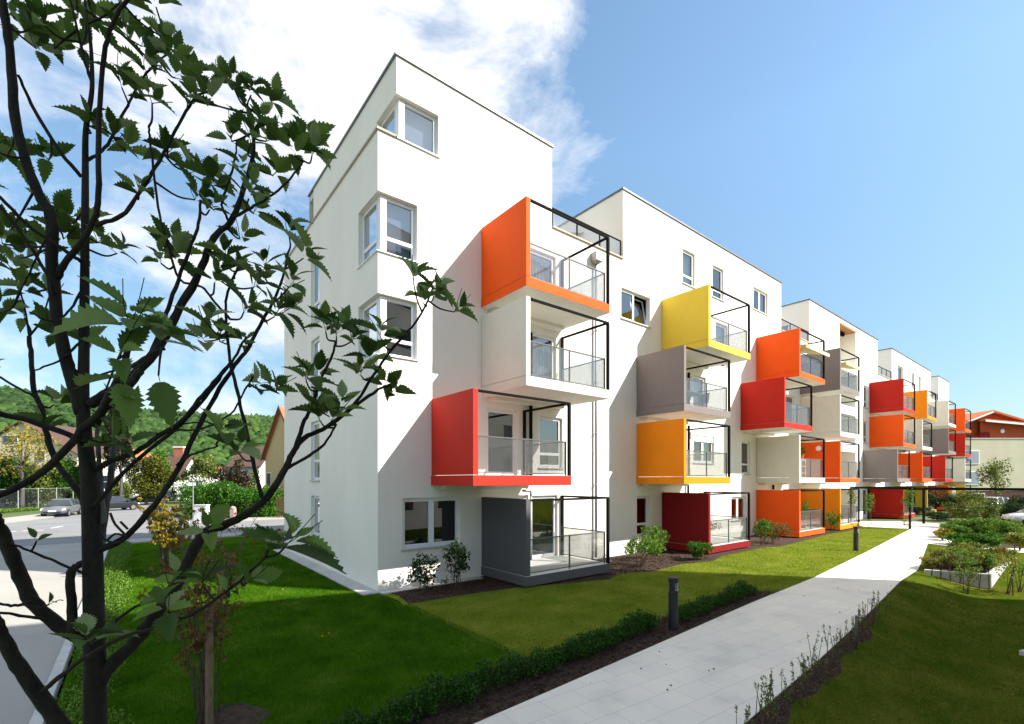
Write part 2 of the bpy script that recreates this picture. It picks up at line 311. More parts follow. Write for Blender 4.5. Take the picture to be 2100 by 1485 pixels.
def leaf_cloud(name, m, clumps, n, size, parent=None, seed=1, shell=0.55, aspect=0.55, up=0.3, loc=None):
    """n small folded leaves spread through ellipsoid clumps (cx,cy,cz,rx,ry,rz)"""
    g = np.random.default_rng(seed); C = np.array(clumps, float)
    w = (C[:, 3] * C[:, 4] * C[:, 5]) ** (2 / 3); idx = g.choice(len(C), n, p=w / w.sum())
    d = g.normal(size=(n, 3)); d /= np.linalg.norm(d, axis=1)[:, None]
    r = shell + (1 - shell) * g.random(n) ** 0.6; r *= 1 + 0.12 * g.normal(size=n)
    P = C[idx, :3] + d * r[:, None] * C[idx, 3:]
    a = d * 0.5 + g.normal(size=(n, 3)) * 0.7; a[:, 2] += up; a /= np.linalg.norm(a, axis=1)[:, None]
    b = np.cross(a, g.normal(size=(n, 3))); b /= np.linalg.norm(b, axis=1)[:, None]
    c = np.cross(a, b); s = size * (0.6 + 0.8 * g.random(n))[:, None]
    V = np.empty((n, 4, 3)); V[:, 0] = P - a * s * 0.5; V[:, 2] = P + a * s * 0.5
    V[:, 1] = P + b * s * aspect * 0.5 + c * s * 0.12; V[:, 3] = P - b * s * aspect * 0.5 + c * s * 0.12
    return npmesh(name, V.reshape(-1, 3), np.arange(n * 4).reshape(n, 4), m, parent, loc=loc)
def lumps(cx, cy, cz, rx, ry, rz, n, seed, k=0.42):
    """clumps scattered through an ellipsoid: an uneven outline with gaps"""
    g = random.Random(seed); out = []
    for _ in range(n):
        while True:
            p = [g.uniform(-1, 1) for _ in range(3)]
            if sum(q * q for q in p) <= 1: break
        f = k * g.uniform(0.6, 1.15)
        out.append((cx + p[0] * rx * (1 - f * .6), cy + p[1] * ry * (1 - f * .6), cz + p[2] * rz * (1 - f * .6), rx * f, ry * f, rz * f))
    return out

# ------------------------------------------------------------------ camera, light, sky
cam = bpy.data.objects.new('camera', bpy.data.cameras.new('camera')); COL.objects.link(cam)
cam.location = CAM; cam.rotation_euler = (R(90), 0, -math.atan2(0.62082, 0.78396))
cam.data.sensor_fit = 'HORIZONTAL'; cam.data.sensor_width = 36; cam.data.lens = 36 * F / 2100; cam.data.shift_y = 242.5 / 2100
cam.data.clip_start = 0.05; cam.data.clip_end = 8000; scene.camera = cam
SUN = Vector((1.77, -2.23, 2.34)).normalized()
sl = bpy.data.lights.new('sun', 'SUN'); sl.energy = 4.2; sl.angle = R(0.5); sl.color = (1.0, 0.955, 0.88)
so = bpy.data.objects.new('sun', sl); COL.objects.link(so); so.rotation_euler = SUN.to_track_quat('Z', 'Y').to_euler()
wd = bpy.data.worlds.new('World'); scene.world = wd; wd.use_nodes = True; nt = wd.node_tree; nt.nodes.clear(); L = nt.links.new
wo = N(nt, 'ShaderNodeOutputWorld'); bg = N(nt, 'ShaderNodeBackground', Strength=0.15)
sky = N(nt, 'ShaderNodeTexSky', sky_type='NISHITA', sun_disc=False, sun_elevation=math.asin(SUN.z), sun_rotation=math.atan2(SUN.x, SUN.y), altitude=100.0, air_density=1.0, dust_density=0.4, ozone_density=1.5)
tc = N(nt, 'ShaderNodeTexCoord')
sep = N(nt, 'ShaderNodeSeparateXYZ'); L(tc.outputs['Generated'], sep.inputs[0])
mp = N(nt, 'ShaderNodeMapping'); mp.inputs['Scale'].default_value = (1, 1, 1.9); mp.inputs['Location'].default_value = (0.35, 0.1, 0.0); L(tc.outputs['Generated'], mp.inputs['Vector'])
cn = N(nt, 'ShaderNodeTexNoise', Scale=3.1, Detail=12.0, Roughness=0.62, Distortion=0.25); L(mp.outputs[0], cn.inputs['Vector'])
dt = N(nt, 'ShaderNodeVectorMath', operation='DOT_PRODUCT'); L(tc.outputs['Generated'], dt.inputs[0]); dt.inputs[1].default_value = tuple(RGT)
side = N(nt, 'ShaderNodeMapRange'); side.interpolation_type = 'SMOOTHSTEP'
for k, v in (('From Min', 0.05), ('From Max', 0.31), ('To Min', 0.0), ('To Max', -0.55)): side.inputs[k].default_value = v
L(dt.outputs['Value'], side.inputs['Value'])
hi = N(nt, 'ShaderNodeMapRange')
for k, v in (('From Min', 0.30), ('From Max', 0.55), ('To Min', -0.05), ('To Max', 0.062)): hi.inputs[k].default_value = v
L(sep.outputs['Z'], hi.inputs['Value'])
a1 = N(nt, 'ShaderNodeMath', operation='ADD'); L(cn.outputs['Fac'], a1.inputs[0]); L(side.outputs[0], a1.inputs[1])
a2 = N(nt, 'ShaderNodeMath', operation='ADD'); L(a1.outputs[0], a2.inputs[0]); L(hi.outputs[0], a2.inputs[1])
cr = ramp(nt, [(0.445, (0, 0, 0)), (0.53, (0.35,) * 3), (0.60, (0.8,) * 3), (0.72, (1, 1, 1))]); L(a2.outputs[0], cr.inputs[0])
cb = ramp(nt, [(0.45, (3.1, 3.1, 3.12)), (0.64, (2.95, 2.95, 2.97)), (0.80, (2.35, 2.38, 2.45))]); L(a2.outputs[0], cb.inputs[0])
cm = N(nt, 'ShaderNodeMix', data_type='RGBA'); L(cr.outputs[0], cm.inputs[0]); tn = N(nt, 'ShaderNodeMix', data_type='RGBA', blend_type='MULTIPLY'); tn.inputs[0].default_value = 1.0; L(sky.outputs[0], tn.inputs[6]); tn.inputs[7].default_value = (0.76, 0.82, 0.76, 1); hzn = N(nt, 'ShaderNodeMapRange'); hzn.inputs['From Max'].default_value = 0.55; hzn.inputs['To Min'].default_value = 0.36; hzn.inputs['To Max'].default_value = 0.90; L(sep.outputs['Z'], hzn.inputs['Value']); vm = N(nt, 'ShaderNodeVectorMath', operation='SCALE'); L(tn.outputs[2], vm.inputs[0]); L(hzn.outputs[0], vm.inputs['Scale']); L(vm.outputs[0], cm.inputs[6]); L(cb.outputs[0], cm.inputs[7])
L(cm.outputs[2], bg.inputs['Color']); L(bg.outputs[0], wo.inputs[0])
vs = scene.view_settings; vs.view_transform = 'Standard'; vs.look = 'None'; vs.exposure = 1.42; vs.gamma = 1.0
scene.cycles.max_bounces = 8; scene.cycles.transparent_max_bounces = 16; scene.cycles.caustics_reflective = False; scene.cycles.caustics_refractive = False
scene.cycles.use_denoising = True
# ------------------------------------------------------------------ the long apartment building
B = thing('apartment_building', 'long white rendered apartment block with stacked orange, red, yellow, grey and cream box balconies', 'apartment building')
TOP = 15.15; LOW = 12.25
WINS = []      # (plane, a0, a1, z0, z1, opts)
def addw(pl, a0, a1, z0, z1, **k): WINS.append((pl, a0, a1, z0, z1, k))
addw('f', 0.74, 2.68, 1.12, 2.58, mull=[0.5])
addw('f', 5.60, 6.86, 0.34, 2.56, door=True); addw('f', 3.70, 4.96, 3.27, 5.45, door=True); addw('f', 5.96, 7.10, 3.55, 5.38, trans=0.27)
addw('f', 5.55, 6.78, 6.10, 8.30, door=True, curtain=True); addw('f', 5.45, 6.76, 8.95, 11.22, door=True, curtain=True)
addw('f', 10.48, 12.45, 9.80, 11.08, mull=[0.48], tilt=True)
addw('f', 15.0, 16.05, 12.42, 14.05, trans=0.27, curtain=True); addw('f', 17.7, 18.8, 12.42, 14.05, trans=0.27); addw('f', 22.1, 23.9, 12.78, 14.05, mull=[0.5], curtain=True)
addw('f', 11.52, 12.42, 0.68, 2.42, trans=0.30); addw('f', 19.6, 21.25, 0.95, 2.20, mull=[0.5], curtain='redcurtain')
addw('f', 15.92, 17.85, 3.95, 5.30, mull=[0.5], curtain=True, blind=True); addw('f', 15.92, 17.05, 6.10, 8.20, door=True, curtain=True)
addw('f', 20.73, 21.72, 3.43, 5.25, trans=0.30); addw('f', 26.3, 27.7, 6.12, 8.45, door=True)
addw('f', 18.0, 19.2, 8.95, 11.2, door=True, curtain=True); addw('f', 16.4, 17.5, 0.34, 2.50, door=True)
for z in (0.34, 3.27, 9.0): addw('f', 24.9, 26.0, z, z + 2.15, door=True)
for z in (6.1, 9.0): addw('f', 41.15, 42.25, z, z + 1.85, trans=0.3)
addw('f', 41.0, 42.3, 0.2, 2.4, door=True)
for x in (50.98, 56.1, 58.7): addw('f', x, x + (1.8 if x < 52 else 0.95), 12.45, 13.95, curtain=True)
for x0, zs in ((45.2, (0.34, 6.1, 9.0)), (43.5, (3.27,)), (53.2, (0.34, 9.0)), (51.4, (3.27, 6.1)), (62.0, (0.34, 6.1, 9.0)), (60.4, (3.27,)), (70.2, (0.34, 3.27, 6.1, 9.0)), (33.2, (0.34, 3.27, 6.1, 9.0))):
    for z in zs: addw('f', x0, x0 + 1.1, z, z + 2.1, door=True)
for z0, z1 in ((0.36, 2.52), (3.10, 5.30), (5.98, 8.38), (8.92, 11.42)): addw('l', 5.30, 6.36, z0, z1, trans=0.33, curtain=True)
CORN = [(0.0, 6.57, 8.29, 1.20, 1.46), (0.0, 9.43, 11.12, 1.20, 1.46), (0.55, 12.80, 14.08, 1.36, 1.40)]   # corner windows
LOG = [(35.72, 39.26, 0.12, 2.70), (35.72, 39.26, 2.95, 5.55), (35.72, 39.26, 5.80, 8.40), (35.72, 39.26, 8.65, 11.30), (35.72, 39.26, 12.0, 14.85)]
def grid(mb, P, a0, a1, z0, z1, holes):
    As = sorted({a0, a1} | {h for H in holes for h in H[:2] if a0 < h < a1}); Zs = sorted({z0, z1} | {h for H in holes for h in H[2:4] if z0 < h < z1})
    for i in range(len(As) - 1):
        for j in range(len(Zs) - 1):
            ca, cz = (As[i] + As[i + 1]) / 2, (Zs[j] + Zs[j + 1]) / 2
            if any(h[0] < ca < h[1] and h[2] < cz < h[3] for h in holes): continue
            mb.face([P(As[i], 0, Zs[j]), P(As[i + 1], 0, Zs[j]), P(As[i + 1], 0, Zs[j + 1]), P(As[i], 0, Zs[j + 1])])
def reveal(mb, P, h, dep, sides='lrtb'):
    a0, a1, z0, z1 = h[:4]
    if 'l' in sides: mb.face([P(a0, 0, z0), P(a0, 0, z1), P(a0, dep, z1), P(a0, dep, z0)])
    if 'r' in sides: mb.face([P(a1, 0, z0), P(a1, dep, z0), P(a1, dep, z1), P(a1, 0, z1)])
    if 't' in sides: mb.face([P(a0, 0, z1), P(a1, 0, z1), P(a1, dep, z1), P(a0, dep, z1)])
    if 'b' in sides: mb.face([P(a0, 0, z0), P(a0, dep, z0), P(a1, dep, z0), P(a1, 0, z0)])
PF = lambda a, d, z: (a, d, z)
PL = lambda a, d, z: (d, a, z)
PL2 = lambda a, d, z: (0.55 + d, a, z)
w = MB(); XE = 73.3; DEEP = 10.5
fh = [(a0, a1, z0, z1) for p, a0, a1, z0, z1, k in WINS if p == 'f'] + LOG + [(x, x + e, z0, z1) for x, z0, z1, e, v in CORN]
blocks = [(0.55, 6.57), (10.6, 25.7), (30.07, 44.87), (49.1, 63.8), (67.8, XE)]
grid(w, PF, 0, XE, -0.3, LOW, fh)
grid(w, PF, 0, 0.55, LOW, 12.8, [])
for a, b in blocks: grid(w, PF, a, b, LOW, TOP, fh)
lh = [(a0, a1, z0, z1) for p, a0, a1, z0, z1, k in WINS if p == 'l'] + [(0, v, z0, z1) for x, z0, z1, e, v in CORN[:2]]
grid(w, PL, 0, DEEP, -0.3, 12.8, lh); grid(w, PL2, 0, 8.0, 12.0, TOP, [(0, CORN[2][4], CORN[2][1], CORN[2][2])])
for p, a0, a1, z0, z1, k in WINS: reveal(w, PF if p == 'f' else PL, (a0, a1, z0, z1), 0.15)
for h in LOG:
    reveal(w, PF, h, 1.5); w.face([(h[0], 1.5, h[2]), (h[1], 1.5, h[2]), (h[1], 1.5, h[3]), (h[0], 1.5, h[3])])
IN = 0.20
for x, z0, z1, e, v in CORN:
    P2 = PL if x == 0 else PL2
    reveal(w, PF, (x, x + e, z0, z1), IN, 'r'); reveal(w, P2, (0, v, z0, z1), IN, 'r')
    for z in (z0, z1):
        w.face([(x, 0, z), (x + e, 0, z), (x + e, IN, z), (x, IN, z)]); w.face([(x, IN, z), (x + IN, IN, z), (x + IN, v, z), (x, v, z)])
# parapet inner faces, block side walls, back
w.box(0.28, 0.30, 0.30, 8.0, 12.0, 12.8); w.face([(0, DEEP, -0.3), (XE, DEEP, -0.3), (XE, DEEP, LOW), (0, DEEP, LOW)]); w.face([(XE, 0, -0.3), (XE, DEEP, -0.3), (XE, DEEP, TOP), (XE, 0, TOP)])
for a, b in blocks:
    for x in (a, b):
        if x in (0.55, XE): continue
        hs = [(1.2, 2.9, 11.7, 13.9)] if x in (30.07, 49.1) else [(2.4, 4.6, 11.7, 14.0)] if x == 10.6 else []
        grid(w, lambda q, d, z, x=x: (x, q, z), 0, 8.6, 11.6, TOP, hs)
    w.face([(a, 8.6, 11.6), (b, 8.6, 11.6), (b, 8.6, TOP), (a, 8.6, TOP)])
w.build('wall', 'plaster', B)
# interior: floors, partitions; their near-black colour paints in extra darkness behind the panes
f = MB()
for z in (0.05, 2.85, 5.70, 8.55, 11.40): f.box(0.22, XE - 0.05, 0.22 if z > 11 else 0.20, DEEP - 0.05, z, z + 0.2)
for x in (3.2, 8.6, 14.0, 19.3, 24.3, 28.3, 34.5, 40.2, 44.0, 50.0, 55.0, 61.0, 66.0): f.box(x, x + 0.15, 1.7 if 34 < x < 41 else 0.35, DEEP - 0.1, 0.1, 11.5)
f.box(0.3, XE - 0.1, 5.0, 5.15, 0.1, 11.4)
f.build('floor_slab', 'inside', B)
rf = MB()
for a, b in blocks: rf.box(a + 0.02, b - 0.02, 0.02, 8.58, TOP - 0.25, TOP - 0.02)
rf.box(0.02, XE - 0.02, 0.02 + 0.2, DEEP - 0.02, 11.62, 11.70)
rf.build('roof', 'deck', B)
c = MB()
for a, b in blocks: c.box(a - 0.05, b + 0.05, -0.05, 8.66, TOP, TOP + 0.07)
c.build('roof_edge', 'cap', B)
MB().loft([[(x, y, z) for x, y in ((-0.05, DEEP + 0.05), (-0.05, -0.05), (0.56, -0.05), (0.56, 0.3), (0.36, 0.3), (0.36, DEEP + 0.05))] for z in (12.8, 12.86)]).build('parapet_cap', 'stonecap', B)
for a, b in ((6.60, 10.57), (25.73, 30.04), (44.9, 49.07), (63.83, 67.77)): MB().box(a, b, -0.06, 0.32, LOW, LOW + 0.06).build('parapet_cap', 'stonecap', B); MB().box(a, b, 0.25, 0.27, 11.7, LOW).build('terrace_upstand', 'plaster', B)
def window(pl, a0, a1, z0, z1, mull=(), trans=None, door=False, curtain=None, blind=False, tilt=False, xo=0.0, sill=True, dep=0.10):
    bx = (lambda m, p, q, d0, d1, r, s, mi=0: m.box(p, q, d0, d1, r, s, mi)) if pl == 'f' else (lambda m, p, q, d0, d1, r, s, mi=0: m.box(xo + d0, xo + d1, p, q, r, s, mi))
    fr = MB(); t = 0.055
    bx(fr, a0, a1, dep, dep + 0.08, z0, z0 + t); bx(fr, a0, a1, dep, dep + 0.08, z1 - t, z1)
    bx(fr, a0, a0 + t, dep, dep + 0.08, z0 + t, z1 - t); bx(fr, a1 - t, a1, dep, dep + 0.08, z0 + t, z1 - t)
    cuts = [a0 + t] + [a0 + (a1 - a0) * m for m in mull] + [a1 - t]
    for m in cuts[1:-1]: bx(fr, m - 0.03, m + 0.03, dep + 0.002, dep + 0.082, z0 + t, z1 - t)
    s = 0.055
    for i in range(len(cuts) - 1):       # the sash inside each light
        p, q = cuts[i] + (0.03 if i else 0), cuts[i + 1] - (0.03 if i < len(cuts) - 2 else 0)
        if tilt and i == 1: continue
        bx(fr, p, q, dep - 0.012, dep + 0.05, z0 + t, z0 + t + s); bx(fr, p, q, dep - 0.012, dep + 0.05, z1 - t - s, z1 - t)
        bx(fr, p, p + s, dep - 0.012, dep + 0.05, z0 + t + s, z1 - t - s); bx(fr, q - s, q, dep - 0.012, dep + 0.05, z0 + t + s, z1 - t - s)
    if trans: zt = z0 + (z1 - z0) * trans; bx(fr, a0 + t, a1 - t, dep - 0.014, dep + 0.076, zt - 0.05, zt + 0.05)
    fo = fr.build('balcony_door' if door else 'window', 'frame', B, bevel=0.006)
    g = MB(); gd = dep + 0.03
    if pl == 'f': g.face([(a0 + t, gd, z0 + t), (cuts[1], gd, z0 + t), (cuts[1], gd, z1 - t), (a0 + t, gd, z1 - t)] if tilt else [(a0 + t, gd, z0 + t), (a1 - t, gd, z0 + t), (a1 - t, gd, z1 - t), (a0 + t, gd, z1 - t)])
    else: g.face([(xo + gd, a0 + t, z0 + t), (xo + gd, a1 - t, z0 + t), (xo + gd, a1 - t, z1 - t), (xo + gd, a0 + t, z1 - t)])
    g.build('pane', 'pane', fo)
    if tilt:                              # right-hand sash tilted inwards at the top
        p, q = cuts[1] + 0.03, a1 - t; sh = MB(); h = z1 - z0 - 2 * t; lean = 0.22
        O = Vector((p, gd, z0 + t)); U = Vector((q - p, 0, 0)); Wv = Vector((0, lean, h)); D = Vector((0, 0.05, 0)); un = U.normalized(); wn = Wv.normalized()
        for o, e1, e2 in ((O, U, wn * s), (O + Wv - wn * s, U, wn * s), (O + wn * s, un * s, Wv - 2 * wn * s), (O + U - un * s + wn * s, un * s, Wv - 2 * wn * s)): sh.obox(o, e1, D, e2)
        so_ = sh.build('open_sash', 'frame', fo)
        g = MB(); g.face([O + D * .5, O + U + D * .5, O + U + Wv + D * .5, O + Wv + D * .5]); g.build('pane', 'pane', fo)
    if sill and not door:
        sl_ = MB(); bx(sl_, a0 - 0.05, a1 + 0.05, -0.06, dep, z0 - 0.035, z0 + 0.005); sl_.build('sill', 'sill', fo)
    if curtain:
        m = MB(); n = 24; cd = dep + 0.22
        for lo, hi in ((0.03, 0.97),) if curtain is True and not mull else ((0.03, 0.34), (0.66, 0.97)):
            rr = []
            for i in range(n + 1):
                a = a0 + (a1 - a0) * (lo + (hi - lo) * i / n); d = cd + 0.03 * math.sin(i * 2.1)
                rr.append([(a, d, z0 + 0.05), (a, d, z1 - 0.05)] if pl == 'f' else [(xo + d, a, z0 + 0.05), (xo + d, a, z1 - 0.05)])
            m.loft(rr, cap=False, closed=False)
        m.build('curtain', curtain if isinstance(curtain, str) else 'curtain', fo)
    if blind:
        b = MB(); bx(b, a0 + 0.02, a1 - 0.02, dep - 0.06, dep - 0.02, z1 - 0.30, z1 - 0.01); b.build('roller_blind', 'frame', fo)
    return fo
for p, a0, a1, z0, z1, k in WINS: window(p, a0, a1, z0, z1, **k)
for x, z0, z1, e, v in CORN:             # two lights meeting at an open corner post
    tr = None if x else 0.30
    fo = window('f', x + IN, x + e, z0 + 0.01, z1 - 0.01, trans=tr, sill=False, dep=IN - 0.06)
    MB().box(x + IN - 0.07, x + IN + 0.10, IN - 0.09, IN + 0.08, z0 + 0.02, z1 - 0.02).build('corner_post', 'frame', fo)
    window('l', IN + 0.1, v, z0 + 0.01, z1 - 0.01, trans=tr, sill=False, dep=IN - 0.06, xo=x)
    s = MB(); s.box(x - 0.05, x + e + 0.04, -0.05, IN - 0.04, z0 + 0.004, z0 + 0.03); s.box(x - 0.05, x + IN - 0.04, IN - 0.04, v + 0.04, z0 + 0.004, z0 + 0.03); s.build('sill', 'frame', fo)
    if z0 > 9: MB().box(x + IN + 0.12, x + e - 0.05, IN + 0.20, IN + 0.21, z0 + 0.05, z1).build('blind', 'blind', fo)  # added sheet behind the upper corner panes, coloured like reflected sky

BAL = []
def balcony(x0, lvl, col, name, awn=False):
    z = (0.06, 2.95, 5.80, 8.64)[lvl]; W_, D_ = 3.63, 2.25
    zt = z + 2.56 if lvl else z + 2.50
    b = MB().box(x0, x0 + W_, -D_, 0.04, z, z + 0.29, 0, bottom=1, top=2).build('balcony', [col, 'soffit', 'deck'], B, bevel=0.012)
    b['label'] = name
    MB().box(x0 + 0.005, x0 + 0.17, -D_ + 0.006, -0.015, z + 0.298, zt).build('side_panel', col, b, bevel=0.012)
    MB().box(x0 + 0.3, x0 + W_ - 0.25, -0.36, 0.0, z - 0.12, z).build('bearing_beam', 'soffit', b) if lvl else None
    fz = z + 0.29; xr = x0 + W_ - 0.05; yf = -D_ + 0.045
    s = MB(); r = 0.032
    s.box(x0 + 0.17, xr + r, yf - r, yf + r, zt - 0.075, zt - 0.012); s.box(xr - 0.042, xr + 0.042, yf - 0.042, yf + 0.042, fz - 0.15, zt - 0.075)
    s.box(xr - r, xr + r, yf + r, -0.10, zt - 0.075, zt - 0.012); s.box(xr - 0.04, xr + 0.04, -0.10, -0.02, fz, zt - 0.012)
    s.build('frame', 'steel', b)
    q = MB(); t = 0.018; zr = fz + 1.02; y2 = yf + 0.07; x1, x2 = x0 + 0.20, xr - 0.07
    for a, c in ((x1, x1 + 2 * t), ((x1 + x2) / 2 - t, (x1 + x2) / 2 + t), (x2 - 2 * t, x2)): q.box(a, c, y2 - t, y2 + t, fz, zr)
    q.box(x1, x2, y2 - t, y2 + t, zr, zr + 2 * t); q.box(x1, x2, y2 - t + .002, y2 + t - .002, fz + 0.05, fz + 0.075)
    q.box(x2 - 2 * t, x2, y2 + t, -0.12, zr, zr + 2 * t); q.box(x2 - 2 * t + .002, x2 - .002, y2 + t, -0.12, fz + 0.05, fz + 0.075)
    q.build('railing', 'rail', b)
    mid = (x1 + x2) / 2
    for a, c in ((x1 + 2 * t, mid - t), (mid + t, x2 - 2 * t)): MB().box(a, c, y2 - 0.004, y2 + 0.004, fz + 0.078, zr - 0.002).build('glass_panel', 'panelglass', b)
    MB().box(x2 - 0.022, x2 - 0.014, y2 + t, -0.12, fz + 0.078, zr - 0.002).build('glass_panel', 'panelglass', b)
    if awn:
        a = MB(); n = 14
        rings = [[(x0 + 0.3, -0.15 - 2.3 * i / n, zt - 0.15 - 0.75 * i / n - 0.05 * math.sin(math.pi * i / n)), (x0 + W_ - 0.1, -0.15 - 2.3 * i / n, zt - 0.15 - 0.75 * i / n - 0.05 * math.sin(math.pi * i / n))] for i in range(n + 1)]
        a.loft(rings, cap=False, closed=False); a.loft([[(p[0], p[1], p[2] - 0.012) for p in r_] for r_ in rings], cap=False, closed=False)
        a.box(x0 + 0.28, x0 + W_ - 0.08, -2.50, -2.44, zt - 1.03, zt - 0.86); a.box(x0 + 0.25, x0 + W_ - 0.1, -0.28, -0.03, zt - 0.22, zt - 0.02)
        a.build('awning', 'awning', b)
    return b
A1, B0, B1, C0, C1, D0, E0, E1, F0, F1, G0, G1, H0 = 1.65, 13.30, 11.48, 22.42, 20.58, 28.5, 42.6, 40.92, 50.3, 48.6, 59.2, 57.7, 67.8
for a in [(3.46, 0, 'charcoal', 'charcoal grey ground-floor balcony'), (A1, 1, 'coral', 'coral red first-floor balcony'), (3.46, 2, 'cream', 'cream second-floor balcony'), (3.46, 3, 'orange', 'bright orange top balcony nearest the building corner'),
          (B0, 0, 'darkred', 'dark red ground-floor balcony'), (B1, 1, 'amber', 'amber first-floor balcony'), (B1, 2, 'taupe', 'grey-brown balcony with a dark table'), (B0, 3, 'yellow', 'lemon yellow top balcony'),
          (C0, 0, 'orange', 'orange-red ground-floor balcony'), (C0, 1, 'cream', 'cream first-floor balcony with a round wall lamp behind'), (C1, 2, 'red', 'red second-floor balcony'), (C0, 3, 'orange', 'orange top balcony with yellow awning', True),
          (D0, 0, 'amber', 'amber ground-floor balcony'), (D0, 1, 'orange', 'orange-red first-floor balcony'), (D0, 2, 'cream', 'cream second-floor balcony'), (D0, 3, 'taupe', 'grey-brown top balcony with yellow awning', True),
          (E0, 0, 'red', 'red ground-floor balcony behind the pergola'), (E1, 1, 'taupe', 'grey-brown first-floor balcony'), (E0, 2, 'orange', 'orange second-floor balcony'), (E0, 3, 'red', 'red top balcony'),
          (F0, 0, 'ochre', 'ochre ground-floor balcony'), (F1, 1, 'orange', 'orange first-floor balcony'), (F1, 2, 'cream', 'cream second-floor balcony'), (F0, 3, 'amber', 'amber top balcony'),
          (G0, 0, 'orange', 'orange-red ground-floor balcony'), (G1, 1, 'red', 'red first-floor balcony'), (G0, 2, 'taupe', 'grey-brown second-floor balcony'), (G0, 3, 'cream', 'cream top balcony'),
          (H0, 0, 'ochre', 'ochre ground-floor balcony'), (H0, 1, 'cream', 'cream first-floor balcony'), (H0, 2, 'red', 'red second-floor balcony'), (H0, 3, 'orange', 'orange top balcony')]:
    BAL.append(balcony(*a))
# downpipes, hopper, wall lamps, terrace railings, loggia details
def pipe(x, z0, z1, r=0.05, hopper=False, y=-0.10, m='pipe', foot=False):
    p = MB(); p.tube([(x, y, z0), (x, y, z1)], r, 12)
    for z in np.arange(z0 + 0.8, z1, 2.0): p.tube([(x, y, z), (x, y, z + 0.05)], r * 1.3, 12)
    if foot: p.tube([(x, y, z1 - 0.02), (x, y, z1 + 0.1), (x - 0.1, y - 0.1, z1 + 0.18), (x - 0.45, y - 0.1, z1 + 0.2)], r, 12)
    o = p.build('downpipe', m, B, smooth=True)
    if hopper:
        h = MB(); h.loft([[(x - a, y - a, z), (x + a, y - a, z), (x + a, y + a * .6, z), (x - a, y + a * .6, z)] for a, z in ((0.06, z1), (0.19, z1 + 0.10), (0.19, z1 + 0.42))]); h.build('hopper', 'pipe', o)
pipe(8.82, 0.1, 11.5, hopper=True); pipe(5.48, 2.95, 5.72, 0.06, m='steel'); pipe(5.48, 0.25, 2.55, 0.045, foot=True); pipe(5.48, 5.82, 8.2, 0.06, m='steel')
pipe(15.35, 3.3, 5.70, 0.06, m='steel'); pipe(15.35, 6.1, 8.2, 0.06, m='steel'); pipe(24.45, 6.1, 8.3, 0.06, m='steel')
pipe(24.4, 2.55, 2.95, 0.06, m='steel'); pipe(15.3, 2.5, 2.9, 0.05, m='steel')
for x, z in ((3.05, 5.0), (15.6, 5.45)): MB().box(x, x + 0.16, -0.09, 0.0, z - 0.3, z).build('wall_lamp', 'frame', B, bevel=0.02)
lm = MB(); lm.lathe([(0.0, 0.0), (0.14, 0.0), (0.17, 0.04), (0.13, 0.10), (0.0, 0.11)]); o = lm.build('wall_lamp', 'frame', B, smooth=True); o.rotation_euler = (0, R(-90), 0); o.location = (28.49, -1.1, 5.1)
for a, b in ((6.62, 10.55), (25.75, 30.0), (44.92, 49.05), (63.85, 67.75)):
    q = MB(); n = 3; zb = LOW + 0.06
    for i in range(n + 1): x = a + 0.03 + (b - a - 0.06) * i / n; q.box(x - 0.025, x + 0.025, 0.05, 0.09, zb, zb + 0.68)
    q.box(a, b, 0.048, 0.092, zb + 0.68, zb + 0.72); q = q.build('terrace_railing', 'steel', B)
    for i in range(n): MB().box(a + 0.06 + (b - a - 0.06) * i / n, a + (b - a - 0.06) * (i + 1) / n, 0.066, 0.074, zb + 0.03, zb + 0.67).build('glass_panel', 'panelglass', q)
for x in (30.07, 49.1): 
    d = MB(); d.box(x - 0.02, x + 0.06, 1.2, 1.3, 11.7, 13.9); d.box(x - 0.02, x + 0.06, 2.8, 2.9, 11.7, 13.9); d.box(x - 0.02, x + 0.06, 2.0, 2.08, 11.7, 13.9); d.box(x - 0.02, x + 0.06, 1.3, 2.8, 13.8, 13.9)
    d = d.build('terrace_door', 'frame', B); MB().box(x + 0.0, x + 0.03, 1.3, 2.8, 11.7, 13.8).build('pane', 'darkglass', d)
d = MB(); d.box(10.55, 10.62, 2.4, 4.6, 11.7, 14.0); d = d.build('terrace_door', 'steel', B)
a = MB(); a.obox((10.58, 2.2, 14.2), (-1.1, 0, -0.35), (0, 2.6, 0), (0.02, 0, 0.06)); a.build('awning', 'wood', d)
l = MB(); l.box(35.74, 39.24, -0.03, 1.48, 14.70, 14.84); l.build('loggia_ceiling', 'wood', B)
l = MB(); l.box(35.9, 38.6, 0.55, 0.70, 14.45, 14.69); l.build('loggia_blind', 'steel', B)
bd = MB()
for z in (3.05, 5.9, 8.75): bd.box(35.74, 39.24, 0.0 - 0.02, 0.25, z - 0.62, z + 0.02)
bd.build('loggia_parapet', 'frame', B)

